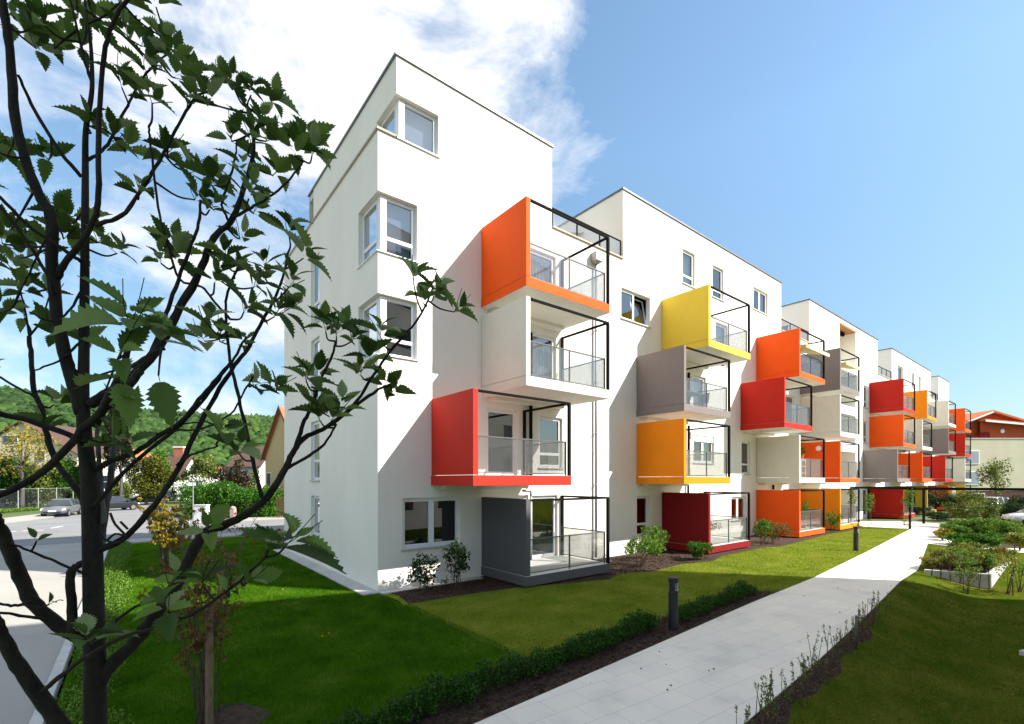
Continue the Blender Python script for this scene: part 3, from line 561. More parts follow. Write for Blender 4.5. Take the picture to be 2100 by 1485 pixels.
# balcony belongings
t = thing('balcony_table', 'dark grey garden table on the grey-brown balcony', 'table', (13.3, -1.25, 6.09))
MB().box(-0.75, 0.75, -0.4, 0.4, 0.70, 0.74).build('table_top', 'charcoal', t, bevel=0.01)
for sx in (-0.68, 0.68):
    for sy in (-0.34, 0.34): MB().box(sx - 0.025, sx + 0.025, sy - 0.025, sy + 0.025, 0, 0.70).build('leg', 'steel', t)
def chair(x, y, rz, label):
    t = thing('garden_chair', label, 'chair', (x, y, 6.09), rz, 'dark garden chairs on the grey-brown balcony')
    MB().box(-0.23, 0.23, -0.23, 0.23, 0.43, 0.46).build('seat', 'charcoal', t); s = MB()
    s.obox((-0.23, 0.21, 0.46), (0.46, 0, 0), (0, 0.03, 0), (0, 0.12, 0.45)); s.build('backrest', 'charcoal', t)
    for sx in (-0.2, 0.2):
        for sy in (-0.2, 0.2): MB().tube([(sx, sy, 0), (sx * 0.95, sy * 0.95, 0.43)], 0.014, 6).build('leg', 'steel', t)
chair(12.15, -1.3, R(90), 'dark garden chair left of the table on the grey-brown balcony'); chair(14.5, -1.2, R(-90), 'dark garden chair right of the table on the grey-brown balcony')
ev = thing('plant_stand', 'white shelf stand with potted plants on the cream first-floor balcony', 'plant stand', (24.0, -1.75, 3.24))
for z in (0.25, 0.62, 0.98): MB().box(-0.3, 0.3, -0.14, 0.14, z, z + 0.025).build('shelf', 'frame', ev)
for sx in (-0.28, 0.28):
    for sy in (-0.12, 0.12): MB().box(sx - 0.012, sx + 0.012, sy - 0.012, sy + 0.012, 0, 1.0).build('leg', 'frame', ev)
def potplant(x, y, z, h, r, m, label, n=500, seed=3, cat='potted plant'):
    t = thing('potted_plant', label, cat, (x, y, z))
    MB().lathe([(0.0, 0.0), (0.10, 0.0), (0.14, 0.24), (0.155, 0.24), (0.155, 0.28), (0.12, 0.28), (0.11, 0.25), (0.0, 0.25)]).build('pot', 'tile', t, smooth=False)
    s = MB()
    for i in range(5): a = i * 1.26; s.tube([(0, 0, 0.24), (0.15 * r * math.cos(a), 0.15 * r * math.sin(a), h * .5), (0.7 * r * math.cos(a), 0.7 * r * math.sin(a), h * 0.95)], 0.008, 5)
    s.build('stem', 'twig', t); leaf_cloud('foliage', m, lumps(0, 0, h * 0.68, r, r, h * 0.34, 9, seed), n, 0.085, t, seed)
potplant(24.0, -1.75, 4.25, 0.75, 0.3, 'box', 'leafy plant on the white stand of the cream balcony', 350, 5)
potplant(25.0, -1.5, 0.35, 1.55, 0.5, 'bright', 'tall leafy plant in a pot on the orange-red ground-floor balcony', 500, 8)
potplant(8.0 - 1.0, 1.2, 11.7, 1.1, 0.35, 'olive', 'slim potted plant at the left end of the roof terrace', 200, 9); potplant(8.2, 0.75, 11.7, 0.95, 0.3, 'copper', 'reddish potted plant in the middle of the roof terrace', 220, 10)
sh = MB(); n = 20
sh.loft([[(57.0 + 1.1 * i / n, -2.9 + 0.06 * math.sin(i * 1.7), 2.45), (57.0 + 1.1 * i / n + 0.12, -2.9 + 0.10 * math.sin(i * 1.7), 0.75 + 0.15 * math.sin(i * .5))] for i in range(n + 1)], cap=False, closed=False)
tag(sh.build('hanging_sheet', 'curtain'), 'white cloth hanging beside the far ochre balcony', 'cloth')

# ------------------------------------------------------------------ the block opposite, behind the camera (it casts the near shade)
OB = thing('opposite_apartment_block', 'pale apartment block across the garden whose shade covers the near lawn', 'apartment building', (23.33, -21.25, 0), math.atan2(1.27, -5.39) )
OH = 20.6; ow = MB(); LEN = 24.5
ow.box(0, LEN, 0.0, 11, -0.8, OH) 
ow.build('wall', 'plaster', OB)
MB().box(-0.02, LEN + 0.02, -0.02, 11.02, OH, OH + 0.03).build('roof_edge', 'cap', OB)
for lv in range(7):
    for i in range(6):
        x = 1.6 + i * 3.9; z = 0.9 + lv * 2.85
        fr = MB(); fr.box(x, x + 1.7, -0.05, -0.003, z, z + 1.45); fr = fr.build('window', 'frame', OB)
        MB().box(x + 0.08, x + 1.62, -0.055, -0.051, z + 0.08, z + 1.37).build('pane', 'darkglass', fr)
# ------------------------------------------------------------------ ground, paths, road
def sheet(name, pts, z, m): return structure(MB().face([(x, -d, z) for x, d in pts]).build(name, m))
def lerp(tab, x): return float(np.interp(x, [p[0] for p in tab], [p[1] for p in tab]))
PR = [(-40, 12.2), (-9, 10.45), (0.78, 9.72), (3.59, 9.51), (6.84, 9.21), (9.79, 8.91), (13.38, 8.54), (16.07, 8.41), (25.3, 6.95), (34, 6.6), (60, 6.6)]
PLt = [(-40, 10.0), (-9, 8.05), (-1.88, 7.59), (1.68, 7.34), (6.92, 6.95), (11.65, 6.71), (20, 5.95), (33.4, 4.6)]
def smooth(a, b, x): t = min(1, max(0, (x - a) / (b - a))); return t * t * (3 - 2 * t)
def hz(s, d):
    amp = 0.42 - 0.40 * smooth(14.5, 21, s)
    return -amp * smooth(0.0, 1.8, d - lerp(PR, s)) - 0.002
gd = MB().face([(-3500, -3500, -0.75), (3500, -3500, -0.75), (3500, 3500, -0.75), (-3500, 3500, -0.75)]); structure(gd.build('ground', 'earth'))
structure(MB().box(-900, 900, -0.02, 1500, -0.5, -0.03).box(33.0, 500, -60, -0.02, -0.5, -0.031).build('town_ground', 'earth'))
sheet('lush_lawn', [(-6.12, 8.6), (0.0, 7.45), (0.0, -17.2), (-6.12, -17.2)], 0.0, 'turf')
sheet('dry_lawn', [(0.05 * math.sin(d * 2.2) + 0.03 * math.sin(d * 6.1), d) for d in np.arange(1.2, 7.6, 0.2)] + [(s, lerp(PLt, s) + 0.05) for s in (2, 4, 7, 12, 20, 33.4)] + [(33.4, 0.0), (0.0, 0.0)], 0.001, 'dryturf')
path = [(s, lerp(PLt, s)) for s in (-9, -5, -1.88, 1.68, 4, 6.92, 9, 11.65, 16, 20, 26, 33.4)] + [(s, lerp(PR, s)) for s in (34, 25.3, 20, 16.07, 13.38, 9.79, 6.84, 3.59, 0.78, -4, -9)]
mb = MB(); n = len(path)
mb.face([(x, -d, 0.012) for x, d in path]); mb.loft([[(x, -d, 0.012), (x, -d, -0.16)] for x, d in path + path[:1]], cap=False, closed=False)
structure(mb.build('garden_path', 'paving'))
sheet('path_crossing', [(25.2, 6.9), (33.4, 4.6), (32.4, 0.3), (37, 0.3), (40.2, 3.5), (38.7, 6.0), (33, 7.0), (28.0, 8.3), (27.0, 16), (24.0, 16), (24.4, 8.0)], 0.017, 'paving')
# right-hand bank: one grid falling away from the path, soil next to the path and turf below
def blim(s): return (0.30 + 0.05 * math.sin(s * 2.3) + 0.04 * math.sin(s * 5.1 + 1)) * (1 - 0.9 * smooth(6.5, 9.6, s)) 
def blim_np(x): return np.array([blim(a) for a in x])
g_s = np.concatenate([np.arange(-12, 22, 0.1), np.arange(22, 64, 1.0)])
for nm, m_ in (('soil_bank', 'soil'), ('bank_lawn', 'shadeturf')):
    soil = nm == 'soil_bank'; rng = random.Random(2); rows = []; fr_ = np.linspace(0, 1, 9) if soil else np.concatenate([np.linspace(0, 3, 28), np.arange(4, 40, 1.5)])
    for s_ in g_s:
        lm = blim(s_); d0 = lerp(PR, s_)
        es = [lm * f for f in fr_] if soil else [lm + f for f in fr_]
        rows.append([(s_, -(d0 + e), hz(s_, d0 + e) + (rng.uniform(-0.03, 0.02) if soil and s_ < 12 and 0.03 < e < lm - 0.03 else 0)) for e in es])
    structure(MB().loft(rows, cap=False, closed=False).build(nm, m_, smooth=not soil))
structure(MB().face([gr(1940, 1121, .018), gr(2140, 1126, .018), gr(2140, 1082, .018), gr(2000, 1076, .018)]).build('sunny_bed', 'soil'))
# mulch beds
def bed(name, pts, z=0.014, rough=0.02):
    return sheet(name, pts, z, 'soil')
bed('planting_bed', [(0.35, 0.3), (0.1, 1.7), (1.6, 1.75), (3.4, 1.95), (4.9, 2.45), (6.3, 2.85), (7.3, 2.5), (8.6, 2.9), (10.5, 2.75), (12.2, 3.1), (13.6, 2.7), (17.2, 2.6), (18.6, 2.95), (22.4, 2.7), (26.2, 2.45), (28.6, 2.6), (32.2, 2.4), (32.3, 0.02), (0.35, 0.02)])
bed('hedge_bed', [(s, lerp(PLt, s) - 0.86 + 0.06 * math.sin(s * 3)) for s in np.arange(-6, 8.1, 0.5)] + [(9.0, lerp(PLt, 9.0) - 0.15)] + [(s, lerp(PLt, s) + 0.01) for s in np.arange(9.0, -6.1, -1.0)], 0.006)
bed('shrub_bed', [(-4.30 + (0.42 + 0.07 * math.sin(a * 3)) * math.cos(a), 5.55 + (0.50 + 0.06 * math.cos(a * 4)) * math.sin(a)) for a in np.linspace(0, 6.1, 22)], 0.013)
structure(MB().box(-0.48, 0.0, -0.14, 10.4, -0.05, 0.035).box(0.0, 3.3, -0.34, 0.0, -0.05, 0.034).build('building_apron', 'concrete'))
# drive on the left, kerb, road
sheet('concrete_drive', [(-6.3, 14), (-6.3, -19.3), (-60, -19.3), (-60, 14)], -0.008, 'drive')
k = MB(); ks = list(np.arange(-17.3, 9.0, 1.0))
for a in ks: k.box(-6.31, -6.17, -a - 0.995, -a - 0.005, -0.1, 0.07)
structure(k.build('kerb', 'concrete', bevel=0.01))
sheet('asphalt_road', [(-70, -19.2), (40, -19.2), (40, -28.6), (-2.4, -28.6), (-1.0, -140), (-9.5, -140), (-9.4, -46), (-13.5, -33), (-70, -31)], -0.012, 'asphalt')
structure(MB().box(-6.1, 40, 17.4, 19.1, -0.1, 0.05).box(-2.2, 40, 28.7, 31.2, -0.1, 0.06).build('pavement', 'drive', bevel=0.02))
pv = MB()
for a, b in zip([(-9.6, 140), (-9.6, 46), (-13.6, 33.2), (-70, 31.2)], [(-9.6, 46), (-13.6, 33.2), (-70, 31.2), (-70, 31.1)]):
    pv.loft([[(a[0], a[1], -0.1), (a[0], a[1], 0.07), (a[0] - 2.2, a[1] + 2.2, 0.07)], [(b[0], b[1], -0.1), (b[0], b[1], 0.07), (b[0] - 2.2, b[1] + 2.2, 0.07)]], cap=False, closed=False)
structure(pv.build('far_pavement', 'drive'))
rm = MB()
for (x0, y0), (x1, y1) in [((0, 1090), (34, 1089.5)), ((46, 1088.5), (90, 1087)), ((105, 1083), (128, 1079)), ((-80, 1091), (-30, 1090.5))]:
    a, b = gr(x0, y0), gr(x1, y1); t = (b - a).normalized().cross(Vector((0, 0, 1))) * 0.09
    rm.face([(a - t) + Vector((0, 0, -0.006)), (b - t) + Vector((0, 0, -0.006)), (b + t) + Vector((0, 0, -0.006)), (a + t) + Vector((0, 0, -0.006))])
structure(rm.build('road_marking', 'marking'))
# grass
def blades(name, n, samp, m, h, wd_, seed, zf=None):
    g = np.random.default_rng(seed); P = samp(g, n); n = len(P)
    z = np.zeros(n) if zf is None else np.array([zf(a, -b) for a, b in P])
    ang = g.random(n) * 2 * np.pi; hh = h * (0.55 + 0.8 * g.random(n)); dist = np.hypot(P[:, 0] - CAM.x, P[:, 1] - CAM.y)
    ww = wd_ * (0.6 + 0.8 * g.random(n)) * np.clip(dist / 7, 0.8, 2.6); ln = g.normal(size=(n, 2)) * 0.8 * hh[:, None]
    V = np.empty((n, 3, 3)); dx, dy = np.cos(ang) * ww, np.sin(ang) * ww
    V[:, 0] = np.stack([P[:, 0] - dx, P[:, 1] - dy, z - 0.005], 1); V[:, 1] = np.stack([P[:, 0] + dx, P[:, 1] + dy, z - 0.005], 1)
    V[:, 2] = np.stack([P[:, 0] + ln[:, 0], P[:, 1] + ln[:, 1], z + hh], 1)
    return stuff(npmesh(name, V.reshape(-1, 3), np.arange(n * 3).reshape(n, 3), m))
def near(g, n, x0, x1, y0, y1, ok, p=1.3):
    out = []; c = 0
    while c < n:
        q = np.stack([g.uniform(x0, x1, n), g.uniform(y0, y1, n)], 1); d = np.hypot(q[:, 0] - CAM.x, q[:, 1] - CAM.y)
        keep = (g.random(n) < np.clip((5.0 / d) ** p, 0, 1)) & ok(q[:, 0], -q[:, 1]); out.append(q[keep]); c += keep.sum()
    return np.concatenate(out)[:n]
pls, pld = np.array([p[0] for p in PLt]), np.array([p[1] for p in PLt]); prs, prd = np.array([p[0] for p in PR]), np.array([p[1] for p in PR])
bx_, bd_ = np.array([0, 1.6, 3.4, 4.9, 6.3, 7.3, 8.6, 10.5, 12.2, 13.6, 17.2, 18.6, 22.4, 26.2, 28.6, 32.2, 33]), np.array([1.7, 1.75, 1.95, 2.45, 2.85, 2.5, 2.9, 2.75, 3.1, 2.7, 2.6, 2.95, 2.7, 2.45, 2.6, 2.4, 0.3])
def ok_lush(x, d): return (d < np.interp(x, pls, pld) - 0.80 + 0.05 * np.sin(x * 3)) & ((x < -0.5) | (d > 0.2)) & ~((x + 4.30) ** 2 + (d - 5.55) ** 2 < 0.16) & ~((x > -0.1) & (d < 1.75))
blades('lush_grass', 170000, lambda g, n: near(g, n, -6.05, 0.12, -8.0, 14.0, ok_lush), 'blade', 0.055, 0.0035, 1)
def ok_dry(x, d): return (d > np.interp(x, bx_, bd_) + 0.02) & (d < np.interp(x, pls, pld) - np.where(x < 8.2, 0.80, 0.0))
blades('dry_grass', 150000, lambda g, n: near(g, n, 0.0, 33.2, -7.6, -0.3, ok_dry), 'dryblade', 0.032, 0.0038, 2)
def ok_bank(x, d):
    e = d - np.interp(x, prs, prd); lim = blim_np(x)
    return (e > lim + 0.03 * np.sin(x * 5)) & (e < 9) & ~((x > 13.6) & (x < 22) & (e > 0.1) & (e < 3.2) & (x - 13.6 > (e - 2.0) * 0.3))
gc = np.random.default_rng(77)
stuff(leaf_cloud('ground_cover', 'bright', [(q.x, q.y, 0.12, .5, .5, .16) for q in [at(gc.uniform(1950, 2130), gc.uniform(22, 30)) for _ in range(90)]], 5000, 0.09, None, 78, shell=0.2))
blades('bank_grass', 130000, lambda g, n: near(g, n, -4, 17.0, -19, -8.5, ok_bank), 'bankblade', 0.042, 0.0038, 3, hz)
g = np.random.default_rng(5)      # bark chips on the beds
def chips(name, n, x0, x1, fd, m, sz, seed, zf=None):
    g = np.random.default_rng(seed); s = g.uniform(x0, x1, n); d = np.array([fd(a, g) for a in s]); cl = np.array([(a, -b, (zf(a, b) if zf else 0.012)) for a, b in zip(s, d)])
    a = g.normal(size=(n, 3)); a[:, 2] *= 0.3; a /= np.linalg.norm(a, axis=1)[:, None]; b = np.cross(a, g.normal(size=(n, 3))); b /= np.linalg.norm(b, axis=1)[:, None]
    k = sz * (0.4 + g.random(n))[:, None]; V = np.empty((n, 4, 3)); V[:, 0] = cl - a * k - b * k * .35; V[:, 1] = cl + a * k - b * k * .35; V[:, 2] = cl + a * k + b * k * .35; V[:, 3] = cl - a * k + b * k * .35
    V[:, :, 2] += 0.008; return stuff(npmesh(name, V.reshape(-1, 3), np.arange(n * 4).reshape(n, 4), m))
chips('bark_chips', 5000, 0.2, 13, lambda s, g: g.uniform(0.35, np.interp(s, bx_, bd_) - 0.05), 'soil', 0.028, 6)
chips('bark_chips', 5000, -4, 8.5, lambda s, g: lerp(PLt, s) - g.uniform(0.02, 0.95), 'soil', 0.022, 7)
chips('soil_clods', 3500, -1, 9, lambda s, g: lerp(PR, s) + 0.05 + g.uniform(0, 1) * max(0.02, blim(s) - 0.06), 'twig', 0.016, 8, lambda a, b: hz(a, b) + 0.015)

# ------------------------------------------------------------------ garden things
def bollard(p, label):
    t = thing('bollard_light', label, 'bollard light', p, R(-60), 'dark bollard lights along the garden path')
    MB().lathe([(0.0, 0), (0.11, 0), (0.11, 0.012), (0.098, 0.014), (0.098, 0.78), (0.0, 0.78)], sides=32).build('post', 'bollard', t, smooth=False)
    h = MB(); h.lathe([(0.0, 0.98), (0.102, 0.98), (0.104, 1.06), (0.098, 1.075), (0.0, 1.08)], sides=32); h.build('cap', 'bollard', t)
    MB().lathe([(0.0, 0.78), (0.086, 0.78), (0.086, 0.98), (0.0, 0.98)], sides=32).build('lamp_core', 'bollard', t)
    for i in range(4):
        q = MB(); z = 0.815 + i * 0.042
        q.loft([[(r * math.cos(a), r * math.sin(a), z + dz) for r, dz in ((0.084, 0.012), (0.100, 0.0), (0.100, 0.012), (0.084, 0.024))] for a in np.linspace(-1.2, 1.2, 14)]); q.build('louvre', 'louvre', t)
    return t
bollard((3.53, -6.93, 0), 'dark bollard light at the near end of the lawn between two low hedges'); bollard((19.55, -5.6, 0), 'dark bollard light on the sunlit lawn further along the path')
def low_hedge(s0, s1, off, label, seed, n, h=0.42):
    t = thing('low_hedge', label, 'hedge', ((s0 + s1) / 2, -(lerp(PLt, (s0 + s1) / 2) - off), 0)); g = random.Random(seed); cl = []
    m = int((s1 - s0) / 0.2)
    for i in range(m):
        s = s0 + (s1 - s0) * (i + .5) / m; hh = h * g.uniform(0.65, 1.15)
        cl.append((s - t.location.x, -(lerp(PLt, s) - off) + g.uniform(-.07, .07) - t.location.y, hh * 0.55, 0.17, 0.20 * g.uniform(.8, 1.2), hh * 0.5))
    leaf_cloud('foliage', 'box', cl, n, 0.042, t, seed, shell=0.25, up=0.6)
    st = MB()
    for i in range(m * 2):
        s = g.uniform(s0, s1); y = -(lerp(PLt, s) - off); a = g.uniform(-.1, .1); st.tube([(s - t.location.x, y - t.location.y, 0), (s + a - t.location.x, y + g.uniform(-.12, .12) - t.location.y, h * g.uniform(.7, 1.15))], 0.004, 4)
    stuff(st.build('stems', 'twig', t))
low_hedge(-4.6, 3.35, 0.60, 'low dark green hedge along the near edge of the paved path', 11, 24000, 0.40)
low_hedge(3.95, 7.9, 0.42, 'short low hedge just beyond the near bollard light', 12, 9500, 0.38)
hb = thing('border_hedge', 'low yellow-green box border along the kerb of the concrete drive', 'hedge', (-5.75, 0, 0)); g = random.Random(4)
leaf_cloud('foliage', 'bright', [(g.uniform(-.2, .25), y, 0.16 * g.uniform(.6, 1.5), 0.24, 0.3, 0.17 * g.uniform(.7, 1.5)) for y in np.arange(-9.5, 16.5, 0.25)], 17000, 0.045, hb, 14, shell=0.2, up=0.5)
# young shrubs in the soil bank
g = random.Random(21); ys = [0.35, 0.75, 1.2, 1.5, 1.95, 2.3, 2.75, 3.1, 3.55, 4.0, 4.35, 4.8, 5.3, 5.9, 6.5, 7.1, 7.6, 8.0]
for i, s in enumerate(ys):
    s += g.uniform(-.1, .1); d = lerp(PR, s) + g.uniform(0.10, 0.30); big = g.random()
    t = thing('young_shrub', 'sparse upright young shrub in the thin row along the right edge of the path', 'shrub', (s, -d, hz(s, d)), 0, 'thin young shrubs in the soil beside the path')
    st = MB(); tips = []
    for k in range(g.randint(4, 8)):
        x, y = g.uniform(-.12, .12), g.uniform(-.12, .12); h = g.uniform(0.28, 0.62); lx, ly = g.uniform(-.10, .10), g.uniform(-.10, .10)
        q = [(x, y, 0), (x + lx * .4, y + ly * .4, h * .5), (x + lx, y + ly, h)]; st.tube(q, [0.006, 0.0045, 0.002], 5); tips += [(q[0][0] + (q[2][0] - q[0][0]) * f, q[0][1] + (q[2][1] - q[0][1]) * f, h * f, .022, .022, .05) for f in ((0.55, 0.75, 0.95) if g.random() < .7 else (0.9,))]
    st.build('stems', 'twig', t); leaf_cloud('foliage', 'olive' if i % 3 else 'bright', tips, int(9 * len(tips)), 0.030, t, 30 + i, shell=0.4, up=0.7)
def shrub(p, h, r, m, label, seed, n=700, size=0.07, stems=7, cat='shrub', clumps=11, name='shrub', group=None, fill=0.62, extra=None):
    t = thing(name, label, cat, p, 0, group); g = random.Random(seed); st = MB(); L_ = lumps(0, 0, h * 0.58, r, r, h * 0.42, clumps, seed)
    for i in range(stems):
        c = L_[i % len(L_)]; b = (g.uniform(-.12, .12) * r * 2, g.uniform(-.12, .12) * r * 2, 0)
        st.tube([b, (b[0] * .5 + c[0] * .5, b[1] * .5 + c[1] * .5, c[2] * .55), (c[0], c[1], c[2] + c[5] * .5)], [0.012, 0.008, 0.004], 5)
    st.build('stems', 'twig', t); leaf_cloud('foliage', m, L_, n, size, t, seed, shell=0.3, up=0.4)
    if extra: leaf_cloud('flowers', extra[0], L_, extra[1], extra[2], t, seed + 1, shell=0.8)
    return t
shrub((0.95, -0.85, 0), 1.12, 0.52, 'rose', 'dark leafy rose bush under the ground-floor window', 41, 760, 0.085, 9, clumps=16)
shrub((1.95, -0.95, 0), 1.42, 0.44, 'rose', 'taller dark rose bush beside the charcoal balcony', 42, 800, 0.085, 9, clumps=16)
shrub((9.0, -2.1, 0), 1.15, 0.75, 'bright', 'light green leafy shrub right of the charcoal balcony', 43, 1900, 0.08)
shrub((10.6, -1.7, 0), 1.45, 0.8, 'bright', 'taller feathery light green shrub below the narrow ground-floor window', 44, 1500, 0.08)
shrub((11.9, -2.6, 0), 0.75, 0.55, 'hedge', 'small bushy shrub left of the dark red balcony', 45, 1400, 0.08)
shrub((18.0, -2.3, 0), 1.5, 0.6, 'hedge', 'leafy shrub right of the dark red balcony', 46, 800, 0.09); shrub((19.3, -2.2, 0), 1.3, 0.9, 'copper', 'rounded reddish green shrub left of the orange-red balcony', 47, 1300, 0.085)
shrub((27.2, -2.2, 0), 1.35, 0.6, 'hedge', 'green shrub between the orange-red and amber ground-floor balconies', 48, 700, 0.09)
shrub((14.8, -1.2, 0.36), 1.25, 0.8, 'olive', 'leafy plants behind the glass of the dark red balcony', 49, 600, 0.09)
shrub((1.75 - 0.0, -0.6, 0), 0.25, 0.15, 'rose', 'tiny seedling between the two rose bushes', 50, 60, 0.05, 3)
lv = np.random.default_rng(12); stuff(leaf_cloud('fallen_leaves', 'copper', [(s_, -(lerp(PLt, s_) + lv.uniform(.1, 2.0)), 0.02, .01, .01, .002) for s_ in lv.uniform(-2, 14, 46)], 46, 0.045, None, 13))
# raised concrete planter
pa, pb, pc = pt(1897, 1165, 16.0), pt(2032, 1178, 15.2), pt(2075, 1147, 18.2)
tp = thing('raised_planter', 'raised concrete planter with a low corner wall beside the path', 'planter', (pb.x, pb.y, 0))
w_ = MB(); zt = 0.10
def wallseg(m, a, b, z0, z1, th):
    a, b = Vector((a.x - tp.location.x, a.y - tp.location.y, z0)), Vector((b.x - tp.location.x, b.y - tp.location.y, z0)); u = (b - a).normalized(); nn = Vector((-u.y, u.x, 0)) * th
    m.obox(a, b - a, nn, (0, 0, z1 - z0))
wallseg(w_, pa, pb, -0.6, zt, 0.13); wallseg(w_, pb + (pc - pb).normalized() * 0.13, pc, -0.6, zt + 0.003, 0.13); w_.build('wall', 'concrete', tp, bevel=0.01)
pe = at(1968, 19.0)
MB().face([(q.x - tp.location.x, q.y - tp.location.y, 0.03) for q in (pa, pb, pc, pe)]).build('soil', 'soil', tp)
pg = MB(); g = random.Random(8)
for i in range(58):
    u, v = g.random(), g.random(); q = pa * (1 - u) * (1 - v) + pb * u * (1 - v) + pc * u * v + pe * (1 - u) * v; hh = g.uniform(0.42, 0.72); k = (0, 2, 3, 0, 2, 1, 0, 2)[i % 8]
    shrub((q.x, q.y, 0.03), hh, g.uniform(0.3, 0.42), ('bright', 'copper', 'mixed', 'olive')[k], ('fresh green', 'reddish brown', 'mottled yellow', 'grey green')[k] + ' low plant growing among others in the raised concrete planter', 400 + i, 620, 0.066, 4, clumps=7, name='planter_plant', cat='plant', group=('fresh green', 'reddish', 'mottled', 'grey green')[k] + ' plants in the raised planter')
g = random.Random(9)
for i in range(7):
    f = (i + 0.5) / 7; q = pa + (pb - pa) * f; u = (pb - pa).normalized(); q = q + Vector((u.y, -u.x, 0)) * 0.28; d = -q.y; t = thing('young_tree_whip', 'thin bare young stem in front of the concrete planter wall, one of a row', 'shrub', (q.x, q.y, hz(q.x, d)), 0, 'thin stems in front of the planter wall')
    st = MB(); h = g.uniform(0.75, 1.25)
    for k in range(3): st.tube([(0, 0, 0), (g.uniform(-.05, .05), g.uniform(-.05, .05), h * .5), (g.uniform(-.14, .14), g.uniform(-.14, .14), h)], [0.010, 0.007, 0.003], 5)
    st.build('stems', 'twig', t); leaf_cloud('foliage', 'olive', [(0, 0, h * .75, .12, .12, h * .25)], 26, 0.045, t, 90 + i)
for i, (px, py, hh) in enumerate([(1985, 1222, 0.9), (2072, 1222, 1.5), (2092, 1218, 1.2)]):
    q = gr(px, py, -0.42); shrub((q.x, q.y, -0.42), hh, 0.42, ('olive', 'mixed', 'bright')[i], ('small twiggy shrub at the corner of the planter wall', 'upright yellow-green shrub right of the planter corner', 'leafy shrub at the right picture edge beside the planter')[i], 100 + i, 420, 0.06, 6)
q = gr(2096, 1345, -0.42)
lw = thing('light_well', 'dark grating with a pale stone edge sunk in the shaded lawn', 'light well', (q.x, q.y, -0.42), R(-20))
MB().box(0, 1.6, -0.05, 0.05, -0.2, 0.10).box(0, 0.1, -1.2, -0.05, -0.2, 0.10).build('stone_edge', 'concrete', lw, bevel=0.01); MB().box(0.1, 1.6, -1.2, -0.05, -0.2, 0.06).build('grating', 'steel', lw)
q = gr(1756, 1338, -0.1); MB_ = MB().tube([(0, 0, 0), (0, 0, 0.62)], 0.022, 10).build('slim_post', 'rail', smooth=True); MB_.location = (q.x, q.y, hz(q.x, -q.y)); tag(MB_, 'slim grey metal post standing in the dark soil right of the path', 'post')
# bushes with stakes in the left lawn
def stemmy(p, h, r, m, label, seed, nst, nleaf, size, flowers=None, stake_h=1.5, low=0.35, thin=0.012):
    t = thing('flowering_shrub', label, 'shrub', p); g = random.Random(seed); st = MB(); tips = []
    for i in range(nst):
        a = g.uniform(0, 6.28); rr = r * g.uniform(0.25, 1); b = (g.uniform(-.14, .14), g.uniform(-.14, .14), 0); hh = h * g.uniform(0.62, 1.0)
        P = [b, (b[0] + rr * .3 * math.cos(a), b[1] + rr * .3 * math.sin(a), hh * .45), (b[0] + rr * .6 * math.cos(a + .2), b[1] + rr * .6 * math.sin(a + .2), hh * .75), (rr * math.cos(a), rr * math.sin(a), hh)]
        C = crom(P, 4); st.tube(C, list(np.linspace(thin, 0.0025, len(C))), 5)
        for k in range(10):
            f = low + (1 - low) * g.random(); c = C[int(f * (len(C) - 1))]; e = c + np.array([g.uniform(-.22, .22), g.uniform(-.22, .22), g.uniform(.05, .25)]); st.tube([c, e], [0.004, 0.002], 4); tips.append((e[0], e[1], e[2], .07, .07, .07))
    st.build('stems', 'twig', t); leaf_cloud('foliage', m, tips, nleaf, size, t, seed, shell=0.2)
    if flowers: stuff(leaf_cloud('flowers', 'pink', g.sample(tips, flowers), flowers * 14, 0.022, t, seed + 1, shell=0.1))
    return t
q = gr(345, 1185); stemmy((q.x, q.y, 0), 2.5, 0.85, 'gold', 'golden-leaved young shrub tied to a stake on the left lawn', 31, 26, 4200, 0.085)
sk = MB().tube([(0, 0, 0), (0.0, 0.01, 1.55)], 0.035, 8).build('wooden_stake', 'stake'); sk.location = (q.x + .05, q.y - .12, 0); tag(sk, 'wooden stake holding the golden-leaved shrub', 'stake')
q = at(430, 6.0); stemmy((q.x, q.y, 0), 2.75, 0.95, 'copper', 'tall thin-stemmed shrub with coppery leaves and pink flowers near the tree', 32, 20, 1900, 0.055, thin=0.0075, flowers=26, low=0.3)
sk = MB().tube([(0, 0, 0), (0.0, 0.01, 1.52)], 0.045, 10).build('wooden_stake', 'stake'); sk.location = (q.x - .02, q.y - .16, 0); tag(sk, 'thicker wooden stake among the coppery shrub stems', 'stake')
q = gr(588, 1118); shrub((q.x - .2, q.y + .8, 0), 0.8, 0.5, 'plum', 'low dark reddish shrub at the far corner of the white building', 33, 500, 0.08)
dl = MB(); g = random.Random(3)
for px, py in ((674, 1306), (661, 1312), (580, 1214)):
    q = gr(px, py); t = thing('dandelion', ('yellow dandelion in the shaded lawn', 'small dandelion left of a brighter one in the shaded lawn', 'dandelion on the sunlit strip of the left lawn')[len([1 for o in bpy.data.objects if o.name.startswith('dandelion')])], 'flower', (q.x, q.y, 0))
    MB().tube([(0, 0, 0), (0.005, 0, 0.07)], 0.002, 5).build('stem', 'blade', t); leaf_cloud('flower_head', 'dandelion', [(0.005, 0, 0.075, .012, .012, .006)], 40, 0.018, t, 5)

